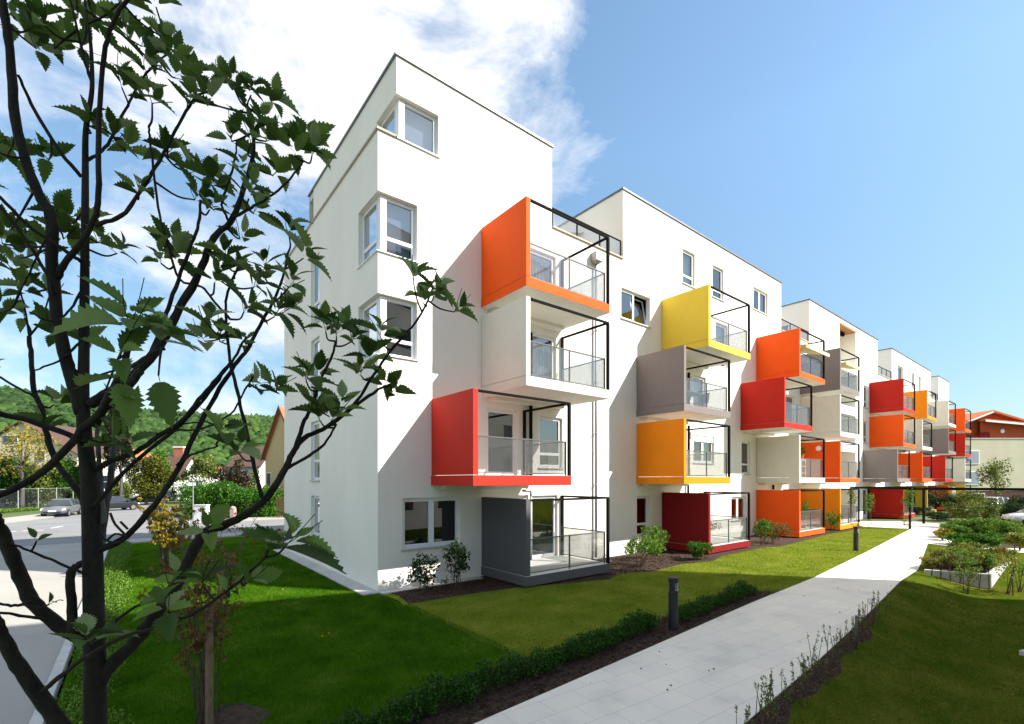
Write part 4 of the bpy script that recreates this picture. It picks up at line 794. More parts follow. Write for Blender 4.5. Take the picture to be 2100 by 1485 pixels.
# pergola and climbers on the right
PG = thing('steel_pergola', 'dark steel pergola frame crossing the path behind the lawn', 'pergola', (33.4, -4.57, 0))
zp = 2.55; ox, oy = PG.location.x, PG.location.y
pp = [(33.4, -4.57, .05), (38.6, -4.25, .07), (40.4, -0.55, .08), (36.6, -0.45, .05), (35.0, -9.6, .05), (39.2, -9.2, .05), (36.0, -14.5, .05), (40.2, -14.2, .05)]
for x, y, r in pp: MB().box(x - ox - r, x - ox + r, y - oy - r, y - oy + r, 0, zp - 0.06).build('post', 'steel', PG)
bm = MB()
for a, b in ((3, 0), (0, 4), (4, 6), (2, 1), (1, 5), (5, 7), (3, 2), (0, 1), (4, 5), (6, 7)):
    A, Bv = Vector((pp[a][0] - ox, pp[a][1] - oy, zp - 0.06)), Vector((pp[b][0] - ox, pp[b][1] - oy, zp - 0.06)); u = (Bv - A).normalized(); nn = Vector((-u.y, u.x, 0)) * 0.04
    bm.obox(A - nn - u * .045, (Bv - A) + u * .09, nn * 2, (0, 0, 0.11 + 0.003 * a))
bm.build('beam', 'steel', PG)
def climber(x, y, z0, z1, r, m, label, seed, n=420):
    t = thing('climbing_plant', label, 'climbing plant', (x, y, 0)); g = random.Random(seed); s = MB()
    for k in range(3): s.tube([(0.09 * math.cos(k * 2 + z * 3), 0.09 * math.sin(k * 2 + z * 3), z) for z in np.arange(0, z1, 0.2)], 0.008, 5)
    s.build('stem', 'twig', t); leaf_cloud('foliage', m, [(g.uniform(-.12, .12), g.uniform(-.12, .12), z, r, r, .2) for z in np.arange(z0, z1, .22)], n, 0.11, t, seed, shell=0.2)
climber(33.4, -4.57, 1.5, 2.6, .30, 'bright', 'bright green climber on the front pergola post', 71); climber(36.55, -0.55, 1.4, 2.7, .3, 'olive', 'climber on the pergola post beside the building', 72)
climber(33.0, -4.4, 0.2, 1.2, .22, 'olive', 'sparse young climber low at the front pergola post', 74, 120)
climber(31.3, -3.0, 1.2, 2.1, .32, 'bright', 'lime green climbing plant in front of the amber balcony', 75, 300)
for i, (px, dp, h, r, m, lb) in enumerate([(1800, 41, 0.8, 0.9, 'rose', 'low dark shrub at the left foot of the red balcony behind the pergola'), (1830, 41, 0.8, 1.1, 'rose', 'low dark shrub in front of the red balcony behind the pergola'),
        (1880, 42, 1.0, 1.3, 'rose', 'dark bush behind the front pergola post'), (1915, 44, 2.6, 1.6, 'rose', 'tall dark bush below the ochre balcony'), (1950, 43, 1.9, 1.5, 'rose', 'dark bush in front of the far orange-red balcony'), (1920, 37, 0.7, 1.4, 'rose', 'low dark ground shrub at the edge of the path crossing'), (1972, 37, 0.8, 1.4, 'box', 'low dark green shrub right of the path crossing'),
        (1985, 31, 2.5, 1.35, 'olive', 'large yellow-green bush right of the path crossing'), (2022, 32, 2.2, 1.0, 'olive', 'second large yellow-green bush next to the white car'), (2062, 36, 1.6, 1.2, 'rose', 'dark round bush by the parked white car'), (2085, 38, 1.9, 0.9, 'rose', 'dark upright bush in front of the brown garage wall'),
        (1965, 25.5, 0.95, 0.95, 'bright', 'spreading light green shrub left in the sunny bed'), (2005, 25.5, 1.25, 1.15, 'bright', 'spreading light green shrub in the middle of the sunny bed'), (2050, 25, 1.15, 1.1, 'bright', 'spreading light green shrub right in the sunny bed'), (1985, 22.6, 0.6, 0.9, 'hedge', 'low green shrub at the front of the sunny bed'), (2035, 22.4, 0.65, 0.9, 'hedge', 'low green shrub behind the raised planter'), (1935, 24.5, 0.7, 0.5, 'gold', 'small yellowish shrub at the tip of the sunny bed'), (2085, 21, 0.8, 0.6, 'mixed', 'yellow-green shrub right of the raised planter')]):
    q = at(px, dp); shrub((q.x, q.y, -0.02 if dp > 24 else hz(q.x, -q.y)), h, r, m, lb, 200 + i, int(900 + 1600 * r), 0.12 if dp > 30 else 0.10, 7, clumps=14)
# ------------------------------------------------------------------ the young tree close to the camera
TD = 1.5
TR = thing('whitebeam_tree', 'dark young tree with toothed leaves close to the camera at the left', 'tree', tuple(at(196, TD, 0)))
T0 = TR.location
def branch(name, P, w0, w1, z0=TD, z1=TD, n=5, m='bark', parent=TR, wob=0.0016, seed=0):
    """P: outline points of a limb; w0, w1 its pixel widths; z0, z1 the distances of its two ends"""
    g = random.Random(seed or int(P[0][0] * 7 + P[0][1])); K = len(P)
    pts = [pt(x, y, z0 + (z1 - z0) * i / (K - 1)) - T0 for i, (x, y) in enumerate(P)]; C = crom(pts, n); J = len(C); rad = []
    for i in range(J):
        f = i / (J - 1); dp = z0 + (z1 - z0) * f; rad.append((w0 + (w1 - w0) * f) / F * dp / 2 * 0.84 * g.uniform(0.93, 1.09))
        if 0 < i < J - 1: C[i] = C[i] + np.array([g.uniform(-wob, wob) for _ in range(3)])
    o = MB().tube(C, rad, 10).build(name, m, parent, smooth=True)
    BRN.extend([(np.array(c), r) for c, r in zip(C, rad)]); return o
BRN = []; EXT = []
tk = [(172, 737), (174, 548), (175, 359), (176, 269), (187, 199), (189, 160), (186, 90), (176, 20), (170, -60)]
base = pt(196, 1485, TD)
C = crom([Vector((T0.x, T0.y, -0.05)) - T0, Vector((T0.x + .01, T0.y + .005, 0.9)) - T0] + [pt(x, y, TD) - T0 for x, y in [(196, 1485), (193, 1290), (190, 1140), (184, 1000), (174, 900), (170, 820)] + tk], 5)
J = len(C); zz = [c[2] for c in C]; rad = [float(np.interp(z, [0, 1.5, 2.33, 2.9, 3.15, 3.45, 4.1, 4.6], [0.045, 0.034, 0.030, 0.0255, 0.021, 0.0145, 0.0085, 0.0035])) for z in zz]
MB().tube(C, rad, 16).build('trunk', 'bark', TR, smooth=True); BRN.extend([(np.array(c), r) for c, r in zip(C, rad)])
for P, w0, w1, z0, z1 in [
    ([(168, 850), (150, 780), (135, 737), (117, 648), (107, 548), (105, 449), (80, 399), (50, 324), (30, 224), (20, 100), (5, 0), (-5, -60)], 30, 15, 1.5, 1.38),
    ([(118, 570), (135, 535), (164, 503), (194, 449), (202, 399), (204, 249), (214, 115), (234, 40), (268, -10)], 15, 8, 1.46, 1.35),
    ([(195, 462), (249, 443), (284, 399), (319, 344), (359, 269), (394, 209), (402, 190)], 10, 5, 1.42, 1.55),
    ([(166, 362), (115, 299), (65, 214), (37, 154)], 10, 6, 1.5, 1.42),
    ([(0, 404), (65, 468), (140, 518), (170, 540)], 8, 9, 1.35, 1.5),
    ([(-20, 410), (0, 424), (50, 488), (100, 568), (112, 600)], 7, 8, 1.3, 1.45),
    ([(205, 1400), (221, 1372), (281, 1312), (321, 1257), (361, 1202), (396, 1131), (421, 1091), (462, 1076), (502, 1056), (542, 1026), (577, 976), (600, 930), (623, 899), (673, 874), (740, 824), (777, 799), (800, 788)], 34, 5, 1.5, 1.72),
    ([(560, 1004), (585, 966), (610, 905), (625, 862), (643, 824), (662, 770), (681, 728), (688, 700)], 12, 5, 1.62, 1.68),
    ([(589, 961), (643, 928), (670, 905), (690, 870)], 8, 5, 1.63, 1.60),
    ([(673, 874), (720, 838), (769, 765), (802, 719), (831, 686), (861, 648), (880, 610), (888, 590)], 8, 4, 1.67, 1.75),
    ([(200, 1130), (251, 1106), (301, 1056), (341, 1001), (371, 951), (396, 900), (431, 830), (481, 750), (508, 717), (533, 668), (563, 613), (582, 560), (590, 520)], 16, 5, 1.5, 1.66),
    ([(190, 1041), (221, 1006), (261, 961), (321, 911), (371, 870), (421, 815), (455, 770), (486, 725), (505, 690)], 11, 5, 1.48, 1.6),
    ([(186, 968), (226, 946), (281, 926), (331, 890), (371, 865), (416, 810), (451, 770), (475, 740)], 14, 7, 1.5, 1.56),
    ([(185, 830), (240, 795), (296, 748), (340, 690), (369, 630), (408, 563), (438, 488), (478, 448), (503, 374), (518, 324), (520, 270), (513, 224)], 24, 6, 1.5, 1.52),
    ([(196, 870), (222, 815), (248, 765), (262, 720), (268, 680)], 20, 9, 1.5, 1.06), ([(240, 775), (285, 742), (332, 712)], 12, 7, 1.24, 1.1),
    ([(310, 725), (335, 660), (360, 590), (385, 520), (405, 470), (412, 410)], 11, 6, 1.5, 1.45),
    ([(478, 448), (510, 428), (540, 412), (590, 372), (622, 330)], 7, 4, 1.5, 1.54),
    ([(470, 455), (455, 420), (470, 370), (482, 325), (485, 290)], 6, 4, 1.5, 1.48),
    ([(-20, 842), (0, 848), (75, 868), (150, 896), (175, 915)], 13, 14, 1.3, 1.5),
    ([(-20, 1024), (0, 1016), (75, 976), (140, 916), (165, 885), (211, 840), (251, 805), (290, 760)], 15, 18, 1.3, 1.46),
    ([(60, 690), (65, 740), (70, 800), (85, 840), (100, 906), (120, 956), (155, 1001), (178, 1045)], 9, 15, 1.6, 1.52),
    ([(-10, 768), (45, 800), (72, 815), (88, 845)], 5, 6, 1.55, 1.57),
    ([(-15, 1055), (0, 1085), (30, 1151), (60, 1222), (100, 1267), (150, 1300), (185, 1320)], 27, 32, 1.35, 1.5),
    ([(-10, 1237), (30, 1242), (62, 1235)], 6, 8, 1.3, 1.38), ([(-10, 1254), (40, 1262), (92, 1270)], 6, 8, 1.35, 1.42),
    ([(150, 1300), (147, 1240), (145, 1180), (160, 1160), (185, 1150)], 22, 14, 1.46, 1.5),
    ([(-12, 1270), (0, 1295), (30, 1352), (70, 1412), (110, 1468), (150, 1530), (185, 1570)], 26, 40, 1.3, 1.5),
    ([(78, 1425), (130, 1382), (176, 1347), (251, 1307), (321, 1287), (391, 1262), (452, 1222), (502, 1182), (545, 1143)], 11, 6, 1.40, 1.25),
    ([(200, 1305), (216, 1292), (266, 1252), (321, 1222), (368, 1185)], 9, 5, 1.47, 1.40),
    ([(15, 1111), (75, 1136), (150, 1167), (180, 1180)], 5, 7, 1.38, 1.48),
    ([(537, 1021), (522, 961), (502, 870), (487, 805), (472, 740), (466, 690), (463, 648), (468, 598), (498, 528)], 10, 5, 1.60, 1.56),
    ([(472, 655), (440, 620), (413, 588), (369, 573), (344, 498), (324, 424), (309, 299), (305, 260)], 6, 5, 1.57, 1.42),
    ([(321, 890), (370, 882), (411, 880), (471, 850), (502, 800), (520, 770)], 5, 4, 1.52, 1.58),
    ([(362, 955), (390, 935), (416, 925), (446, 915)], 6, 4, 1.54, 1.55),
    ([(189, 170), (175, 130), (150, 20), (135, -20)], 7, 4, 1.5, 1.46), ([(372, 870), (430, 866), (450, 888)], 4, 3, 1.54, 1.56),
    ([(176, 330), (210, 310), (235, 270), (260, 220), (300, 150), (345, 110)], 8, 4, 1.5, 1.58), ([(165, 600), (140, 640), (110, 660), (60, 640)], 6, 4, 1.5, 1.4), ([(105, 470), (60, 560), (40, 600)], 5, 4, 1.42, 1.4), ([(168, 700), (120, 740), (70, 760)], 6, 4, 1.5, 1.4)]:
    branch('branch', P, w0, w1, z0, z1)
for P, w0, w1, z0, z1 in [([(-15, 1055), (-45, 1005), (-110, 900), (-200, 760), (-310, 590)], 27, 5, 1.35, 1.22), ([(-12, 1270), (-50, 1200), (-130, 1080), (-240, 930)], 26, 5, 1.3, 1.15), ([(-20, 842), (-90, 812), (-200, 720)], 13, 4, 1.3, 1.25), ([(-20, 1024), (-120, 1050), (-240, 1010)], 15, 4, 1.3, 1.2),
    ([(0, 404), (-80, 340), (-180, 250)], 8, 3, 1.35, 1.28), ([(-20, 410), (-110, 420), (-200, 370)], 7, 3, 1.3, 1.22), ([(-5, -60), (-18, -170), (-25, -330), (-10, -480)], 15, 4, 1.38, 1.32), ([(268, -10), (300, -110), (318, -260)], 8, 3, 1.35, 1.33), ([(170, -60), (172, -200), (180, -330)], 7, 3, 1.5, 1.5)]:
    branch('branch', P, w0, w1, z0, z1); EXT.append((P[-1], z1)); EXT.append((P[-2], (z0 + z1 * 2) / 3))
for P, w0, w1 in [([(192, 1180), (205, 1120), (213, 1060), (222, 1010), (232, 945), (233, 890), (228, 850)], 22, 8), ([(213, 1075), (208, 1010), (203, 950), (200, 900), (199, 850)], 13, 8)]:
    branch('branch', P, w0, w1, 1.5, 1.62, m='greybark')
BP = np.array([b[0] for b in BRN]); CT = pt(190, 700, TD) - T0
clu = [(20, 40), (62, 60), (90, 52), (75, 100), (112, 100), (165, 100), (195, 42), (160, 30), (245, 6), (320, 14), (330, 75), (265, 82), (290, 95), (355, 120), (300, 150), (360, 160), (250, 180), (285, 200), (312, 212), (400, 160), (450, 172), (430, 212), (385, 215), (515, 195), (548, 215), (530, 262), (480, 182), (475, 290), (545, 290), (622, 285), (640, 318), (605, 318), (515, 296), (500, 350), (560, 360), (340, 318), (180, 260), (230, 290), (260, 308), (48, 325), (100, 328), (420, 360), (390, 355), (440, 380), (510, 408), (520, 438), (430, 430), (400, 410), (285, 402), (150, 460), (130, 490), (200, 498), (240, 520), (110, 440), (18, 478), (40, 530), (90, 520), (30, 560), (60, 600), (100, 610), (50, 652), (120, 690), (180, 700), (360, 530), (330, 540), (350, 508), (460, 540), (440, 580), (492, 490), (592, 478), (622, 530), (592, 590), (480, 560), (520, 590), (500, 640), (562, 650), (582, 640), (430, 670), (450, 700), (500, 710), (420, 700), (540, 558),
       (848, 580), (890, 608), (932, 640), (868, 622), (690, 690), (722, 700), (668, 680), (760, 740), (740, 770), (790, 792), (802, 806), (650, 775), (628, 782), (700, 842), (680, 862), (640, 832), (656, 862), (780, 690), (520, 790), (556, 800), (455, 892), (490, 930), (95, 885), (110, 830), (230, 835), (210, 900), (235, 880), (15, 320), (5, 500), (10, 640)]
g = random.Random(99)
leaf_V, leaf_Q = [], []
def add_leaf(p, ax, nrm, Ln, wd_, droop, fold):
    """one toothed leaf: 15 rows across a curved, folded blade"""
    ax = ax.normalized(); side = ax.cross(nrm).normalized(); up = side.cross(ax).normalized(); n0 = len(leaf_V); rows = 19
    for i in range(rows):
        t = i / (rows - 1); w = wd_ * Ln * 1.08 * (math.sin(math.pi * min(1, t * 0.97 + 0.02) ** 0.82) ** 1.15) * (0.80 if i % 2 else 1.08) * 0.5
        if i == 0: w = 0.004 * Ln
        if i == rows - 1: w = 0.0
        c = p + ax * (Ln * (0.12 + 0.88 * t)) - up * (droop * Ln * t * t); tooth = ax * (Ln * (0.034 if i % 2 == 0 else 0.0))
        leaf_V.append(c + side * w + up * (fold * w) + tooth); leaf_V.append(c - up * 0.02 * Ln * math.sin(math.pi * t)); leaf_V.append(c - side * w + up * (fold * w) + tooth)
    for i in range(rows - 1):
        a = n0 + i * 3; leaf_Q.append((a, a + 1, a + 4, a + 3)); leaf_Q.append((a + 1, a + 2, a + 5, a + 4))
    st = n0 + rows * 3; sw = side * 0.012 * Ln
    leaf_V.extend([p - sw * .6, p + sw * .6, p + ax * Ln * 0.14 + sw * .5, p + ax * Ln * 0.14 - sw * .5]); leaf_Q.append((st, st + 1, st + 2, st + 3))
tw = MB()
def cluster(px, py, dp, Lpx, nl, spread=1.0, axis=None):
    c = pt(px, py, dp) - T0
    k = int(np.argmin(((BP - np.array(c)) ** 2).sum(1) + 0.02 * np.maximum(0, BP[:, 2] - c.z))); b = Vector(BP[k]); 
    out = (c - b); outn = out.normalized() if out.length > 0.012 else Vector((0, 0, 1))
    if out.length > 0.008:
        mid = b * .5 + c * .5 + Vector((g.uniform(-.01, .01), g.uniform(-.01, .01), -0.01)); tw.tube(crom([b, mid, c], 4), list(np.linspace(0.0036, 0.0022, 9)), 6)
    ax0 = axis or (outn * 0.5 + Vector((0, 0, 0.8)) + (c - CT).normalized() * 0.35); ax0.normalize(); u = ax0.orthogonal().normalized(); v = ax0.cross(u); ph = g.uniform(0, 6.28); Ln = Lpx / F * dp
    for i in range(nl):
        a = ph + i * 2.4; el = g.uniform(0.15, 0.85) if i < nl - 2 else g.uniform(0.8, 1.3); d = (u * math.cos(a) + v * math.sin(a)) * math.cos(el * spread) + ax0 * math.sin(el * spread)
        L1 = Ln * g.uniform(0.62, 1.15) * (0.7 if i >= nl - 2 else 1); add_leaf(c + Vector((g.uniform(-.004, .004),) * 3) + ax0 * 0.006 * i, d, ax0, L1, g.uniform(0.38, 0.52), g.uniform(-0.05, 0.5), g.uniform(0.1, 0.95))
    for i in range(g.randint(0, 2)):     # bare flower stalks left from last year
        d = ax0 + Vector((g.uniform(-1, 1), g.uniform(-1, 1), g.uniform(-.2, .8))); e = c + d.normalized() * Ln * g.uniform(0.6, 1.1); tw.tube(crom([c, c * .5 + e * .5 + Vector((g.uniform(-.008, .008),) * 3), e], 3), [0.0012] * 7, 4)
for px, py in clu:
    c2 = pt(px, py, TD) - T0; dpt = 1.5 + g.uniform(-.10, .14) + (0.14 if px > 600 else 0.0)
    cluster(px, py, dpt, 57 if px < 600 else 62, g.randint(5, 8))
for px, py, dp, Lp, nl in [(268, 672, 1.05, 120, 7), (330, 705, 1.10, 105, 6), (245, 735, 1.0, 130, 4), (590, 1115, 1.25, 95, 6), (548, 1128, 1.25, 80, 5), (345, 1255, 1.27, 88, 7), (365, 1180, 1.36, 70, 4), (425, 1092, 1.5, 60, 5), (415, 1195, 1.3, 70, 4), (505, 1195, 1.27, 75, 4), (185, 1325, 1.36, 92, 6), (75, 1110, 1.38, 45, 2), (100, 1240, 1.36, 40, 2), (228, 905, 1.42, 75, 5), (260, 915, 1.48, 70, 4), (470, 1215, 1.28, 60, 3)]:
    cluster(px, py, dp, Lp, nl, 0.8)
for px, py, tx, ty, dp in [(150, 800, 235, 752, 1.05), (215, 805, 262, 800, 1.0), (245, 775, 270, 850, 0.98), (325, 770, 345, 850, 1.0), (560, 1120, 690, 1140, 1.22)]:   # large single leaves nearest the lens
    a, b = pt(px, py, dp + .04) - T0, pt(tx, ty, dp) - T0; add_leaf(a, b - a, Vector((g.uniform(-.3, .3), g.uniform(-.6, 0), 1)), (b - a).length * 1.15, 0.44, 0.2, 0.3)
    k = int(np.argmin(((BP - np.array(a)) ** 2).sum(1))); bb = Vector(BP[k]); tw.tube(crom([bb, bb * .5 + a * .5 + Vector((0, 0, .01)), a], 3), [0.003, .003, .0027, .0025, .0023, .002, .002], 5)
for (px, py), dp in EXT: cluster(px, py, dp, 70, 6); cluster(px + 50, py - 40, dp + .05, 66, 5)
npmesh('crown', np.array([tuple(v) for v in leaf_V]), np.array(leaf_Q), 'whitebeam', TR, smooth=True)
stuff(tw.build('twigs', 'bark', TR, smooth=True))
br = MB(); bt = [(191, 1100), (205, 1108), (225, 1115), (250, 1117)]
for P in ([(193, 1070), (205, 1095), (222, 1110), (246, 1112), (258, 1100), (236, 1075), (226, 1052)], [(218, 1110), (236, 1095), (258, 1100)], [(262, 1085), (250, 1073), (247, 1070)]): br.tube(crom([pt(x, y, 1.48) - T0 for x, y in P], 3), 0.0035, 6)
br.build('dead_twig', 'bark', TR, smooth=True)
# ------------------------------------------------------------------ beyond the road: hill, houses, trees, cars
RIDGE = [(-900, 790), (-400, 800), (0, 808), (60, 818), (150, 832), (240, 846), (330, 856), (450, 863), (560, 868), (700, 874), (900, 880), (1100, 900), (1300, 930)]
def hill_z(px, dp):
    top = 3.1 + (985 - lerp(RIDGE, px)) / F * 950
    return (top - 6) * smooth(230, 950, dp) * (1 - 0.3 * smooth(950, 1400, dp))
hp_ = [[tuple(at(px, dp, hill_z(px, dp) - 0.1)) for px in range(-900, 1301, 100)] for dp in (220, 300, 380, 460, 540, 620, 700, 780, 860, 950, 1100, 1400)]
structure(MB().loft(hp_, cap=False, closed=False).build('hillside', 'earth', smooth=True))
import bmesh
bmx = bmesh.new(); bmesh.ops.create_icosphere(bmx, subdivisions=1, radius=1.0); IV = np.array([v.co[:] for v in bmx.verts]); IFc = np.array([[v.index for v in f.verts] for f in bmx.faces]); bmx.free()
g = np.random.default_rng(17); V, Q = [], []
for i in range(9000):
    dp = 240 + 720 * g.random() ** 0.7; px = g.uniform(-180, 640); r = g.uniform(2.6, 5.2) * (0.8 + dp / 1300); z = hill_z(px, dp); p = at(px, dp, z + r * 0.55)
    k = 1 + 0.30 * g.normal(size=(len(IV), 1)); V.append(IV * k * np.array([r, r, r * g.uniform(0.8, 1.25)]) + np.array(p)); Q.append(IFc + len(IV) * i)
stuff(npmesh('hill_forest', np.concatenate(V), np.concatenate(Q), 'forest', smooth=False))
def house(name, label, loc, rz, w, l, he, hp, wm, rm_, wins=(), chimney=None, cat='house', over=0.4):
    t = thing(name, label, cat, loc, rz); b = MB(); h = w / 2
    b.face([(-h, 0, 0), (h, 0, 0), (h, 0, he), (0, 0, hp), (-h, 0, he)]); b.face([(h, l, 0), (-h, l, 0), (-h, l, he), (0, l, hp), (h, l, he)])
    b.face([(-h, l, 0), (-h, 0, 0), (-h, 0, he), (-h, l, he)]); b.face([(h, 0, 0), (h, l, 0), (h, l, he), (h, 0, he)]); b.build('wall', wm, t)
    sl_ = (hp - he) / h; r = MB()
    for s in (-1, 1):
        e = Vector((s * (h + over), -over, he - sl_ * over + 0.05)); k = Vector((0, -over, hp + 0.05)); r.obox(e, k - e, (0, l + 2 * over, 0), (0, 0, 0.16))
    ro = r.build('roof', rm_, t)
    for x, z, ww, hh in wins:
        f = MB().box(x - ww / 2 - .08, x + ww / 2 + .08, -0.05, 0.02, z - .08, z + hh + .08).build('window', 'frame', t); MB().box(x - ww / 2, x + ww / 2, -0.07, -0.051, z, z + hh).build('pane', 'darkglass', f)
    if chimney: x, y, s, z0, z1 = chimney; MB().box(x - s, x + s, y - s, y + s, z0, z1).box(x - s - .08, x + s + .08, y - s - .08, y + s + .08, z1, z1 + .25, 1).build('chimney', ['brick', 'housewhite'], ro)
    return t
FR = -math.atan2(0.62082, 0.78396)
q = at(45, 75); house('pale_yellow_house', 'pale yellow house with a brown gabled roof behind the garden shrubs', (q.x, q.y, 0), FR, 17.5, 12, 7.2, 12.2, 'housecream', 'browntile', [(-1.8, 9.0, 2.2, 1.1), (2.9, 6.2, 1.4, 1.5), (3.2, 9.2, 1.8, 1.2), (7.0, 3.0, 1.4, 1.4), (-5.4, 5.4, 1.4, 1.4)])
q = at(5, 58); house('grey_shed', 'grey boarded shed at the left picture edge', (q.x, q.y, 0), FR + R(90), 5, 5.0, 4.3, 5.2, 'greyshed', 'cap', [(1, 2, 1, 1)])
q = at(258, 70); house('white_house', 'white house with a bright orange roof left of the brick chimney', (q.x, q.y, 0), FR + R(20), 5.4, 8, 4.9, 7.6, 'housewhite', 'tile', [(0, 5, 1, 1)])
q = at(392, 78); house('brown_roofed_house', 'low house with a big brown roof and a square brick chimney', (q.x, q.y, 0), FR + R(90), 6, 5.0, 3.6, 6.9, 'housewhite', 'browntile', (), (0.6, 2.0, 0.75, 5.0, 8.4))
q = at(556, 62); house('white_house', 'white house with a brown roof next to the tan gable', (q.x, q.y, 0), FR + R(90), 6.0, 3.4, 4.9, 7.3, 'housewhite', 'browntile')
q = at(578, 46); house('tan_house', 'tall tan gabled house with orange tiles at the corner of the white building', (q.x, q.y, 0), R(-81.6), 8.6, 12, 5.4, 10.0, 'housetan', 'tile', [(-3.2, 2.5, 0.9, 1.3)], over=0.25); th = bpy.data.objects['tan_house']
MB().obox((-4.62, -0.34, 5.0), (4.62, 0, 4.96), (0, 0.06, 0), (0, 0, 0.36)).obox((4.62, -0.34, 5.0), (-4.62, 0, 4.96), (0, 0.06, 0), (0, 0, 0.30)).build('verge_board', 'fencewood', th)
q = at(455, 95); house('orange_roofed_house', 'distant house with a pale orange roof above the dark red tree', (q.x, q.y, 0), FR + R(90), 9, 10, 3.0, 5.6, 'housewhite', 'tile')
def tree(name, label, px, dp, zc, rx, rz, m, n, size, seed, trunk=0.16, clumps=22, k=0.36, zb=0.0, group=None):
    q = at(px, dp); t = thing(name, label, 'tree', (q.x, q.y, zb), 0, group); g = random.Random(seed); L_ = lumps(0, 0, zc, rx, rx, rz, clumps, seed, k); s = MB()
    s.tube(crom([(0, 0, 0), (.05, 0, zc * .4), (-.05, .05, zc * .8), (0, 0, zc + rz * .5)], 4), list(np.linspace(trunk, trunk * .2, 13)), 8)
    for c in L_[:9]: z0 = zc * g.uniform(0.35, 0.8); s.tube([(0, 0, z0), (c[0] * .5, c[1] * .5, z0 * .4 + c[2] * .6), (c[0], c[1], c[2])], [trunk * .4, trunk * .25, trunk * .1], 5)
    s.build('trunk', 'greybark', t, smooth=True); leaf_cloud('crown', m, L_, n, size, t, seed, shell=0.35, up=0.2); return t
tree('purple_leaved_tree', 'tall dark purple-leaved tree above the parked cars', 248, 58, 8.2, 2.2, 5.0, 'plum', 6500, 0.36, 301, 0.2)
tree('yew_tree', 'broad dark olive yew beside the side street', 300, 60, 3.3, 2.5, 2.9, 'yew', 9000, 0.28, 302, 0.2, 26)
tree('birch_tree', 'fresh light green tree between yew and brown roof', 333, 72, 4.6, 1.35, 3.6, 'bright', 3800, 0.28, 303)
tree('garden_tree', 'dull green garden tree behind the white flowering shrub', 425, 66, 3.6, 3.0, 3.1, 'olive', 5500, 0.30, 304); tree('garden_tree', 'darker green garden tree in front of the brown roof', 400, 72, 3.0, 2.2, 2.6, 'box', 4200, 0.30, 305)
tree('garden_tree', 'rounded grey-green garden tree left of the white flowering shrub', 372, 64, 2.7, 1.9, 2.3, 'olive', 3600, 0.28, 309); tree('red_leaved_tree', 'dark red-leaved tree left of the white house', 478, 54, 3.2, 1.9, 2.4, 'plum', 4200, 0.26, 306); tree('garden_tree', 'grey green tree right of the dark red tree', 515, 56, 2.6, 1.5, 2.2, 'olive', 1500, 0.24, 307)
tree('gnarled_tree', 'spreading sparse tree with yellow-brown young leaves at the left edge', 45, 52, 6.2, 4.0, 3.0, 'gold', 1500, 0.26, 308, 0.22, 26, 0.42)
for i, (px, dp, zc, rx, rz, m) in enumerate([(10, 54, 2.9, 2.8, 3.0, 'box'), (55, 56, 2.9, 2.6, 3.0, 'hedge'), (95, 57, 2.9, 2.5, 3.0, 'olive'), (130, 58, 3.0, 2.4, 3.0, 'hedge'), (165, 60, 2.6, 2.2, 2.6, 'box'), (235, 64, 1.9, 2.2, 2.0, 'olive')]):
    tree('garden_shrub', ('dark green garden shrub behind the left end of the wire fence', 'fresh green garden shrub behind the wire fence post', 'grey-green garden shrub behind the wire fence', 'fresh green garden shrub behind the silver-grey car', 'dark shrub hidden partly by the near tree trunk', 'olive shrub behind the black car')[i], px, dp, zc, rx, rz, m, 7500, 0.26, 320 + i, 0.08, 20, 0.4, group='shrubs behind the wire fence')
q = at(2042, 47); tree('young_tree', 'light young tree in front of the cream building', 2042, 47, 3.4, 1.5, 2.0, 'olive', 1500, 0.20, 330, 0.07, 18, 0.4)
hd = thing('clipped_hedge', 'large clipped green hedge on the corner across the road', 'hedge', tuple(gr(470, 1063))); O = hd.location; g = random.Random(6); cl = []
a, b_ = gr(366, 1064), gr(566, 1062); u = (b_ - a); 
for i in range(150):
    f = g.random(); p = a + u * f + Vector((-u.y, u.x, 0)).normalized() * g.uniform(0.3, 3.2); zc = g.uniform(0.3, 2.5 if f < .55 else 2.1); cl.append((p.x - O.x, p.y - O.y, zc, 0.75, 0.75, 0.62))
leaf_cloud('foliage', 'hedge', cl, 24000, 0.18, hd, 61, shell=0.5)
tree('flowering_shrub', 'white flowering shrub above the big hedge', 412, 43, 2.5, 2.2, 1.15, 'blossom', 1500, 0.16, 340, 0.06); tree('flowering_shrub', 'small white flowering shrub at the side street', 335, 62, 1.9, 0.9, 0.8, 'blossom', 500, 0.16, 341, 0.05)
q = at(470, 46); pa_ = thing('patio_parasol', 'white patio parasol showing above the hedge', 'parasol', (q.x, q.y, 0))
MB().tube([(0, 0, 0), (0, 0, 2.75)], 0.03, 8).build('pole', 'galv', pa_); MB().loft([[(r * math.cos(k * math.pi / 4), r * math.sin(k * math.pi / 4), z) for k in range(8)] for r, z in ((1.5, 2.15), (1.0, 2.45), (0.5, 2.66), (0.03, 2.78))], cap=False).build('canopy', 'housewhite', pa_)
q = gr(411, 1069); ub = thing('utility_cabinet', 'white utility cabinet in front of the hedge', 'utility box', (q.x, q.y, 0.05), FR)
MB().box(-0.5, 0.45, 0, 0.4, 0, 1.15).build('cabinet', 'boxgrey', ub, bevel=0.02); MB().box(-0.54, 0.49, -0.04, 0.44, 1.15, 1.2).build('lid', 'boxgrey', ub)
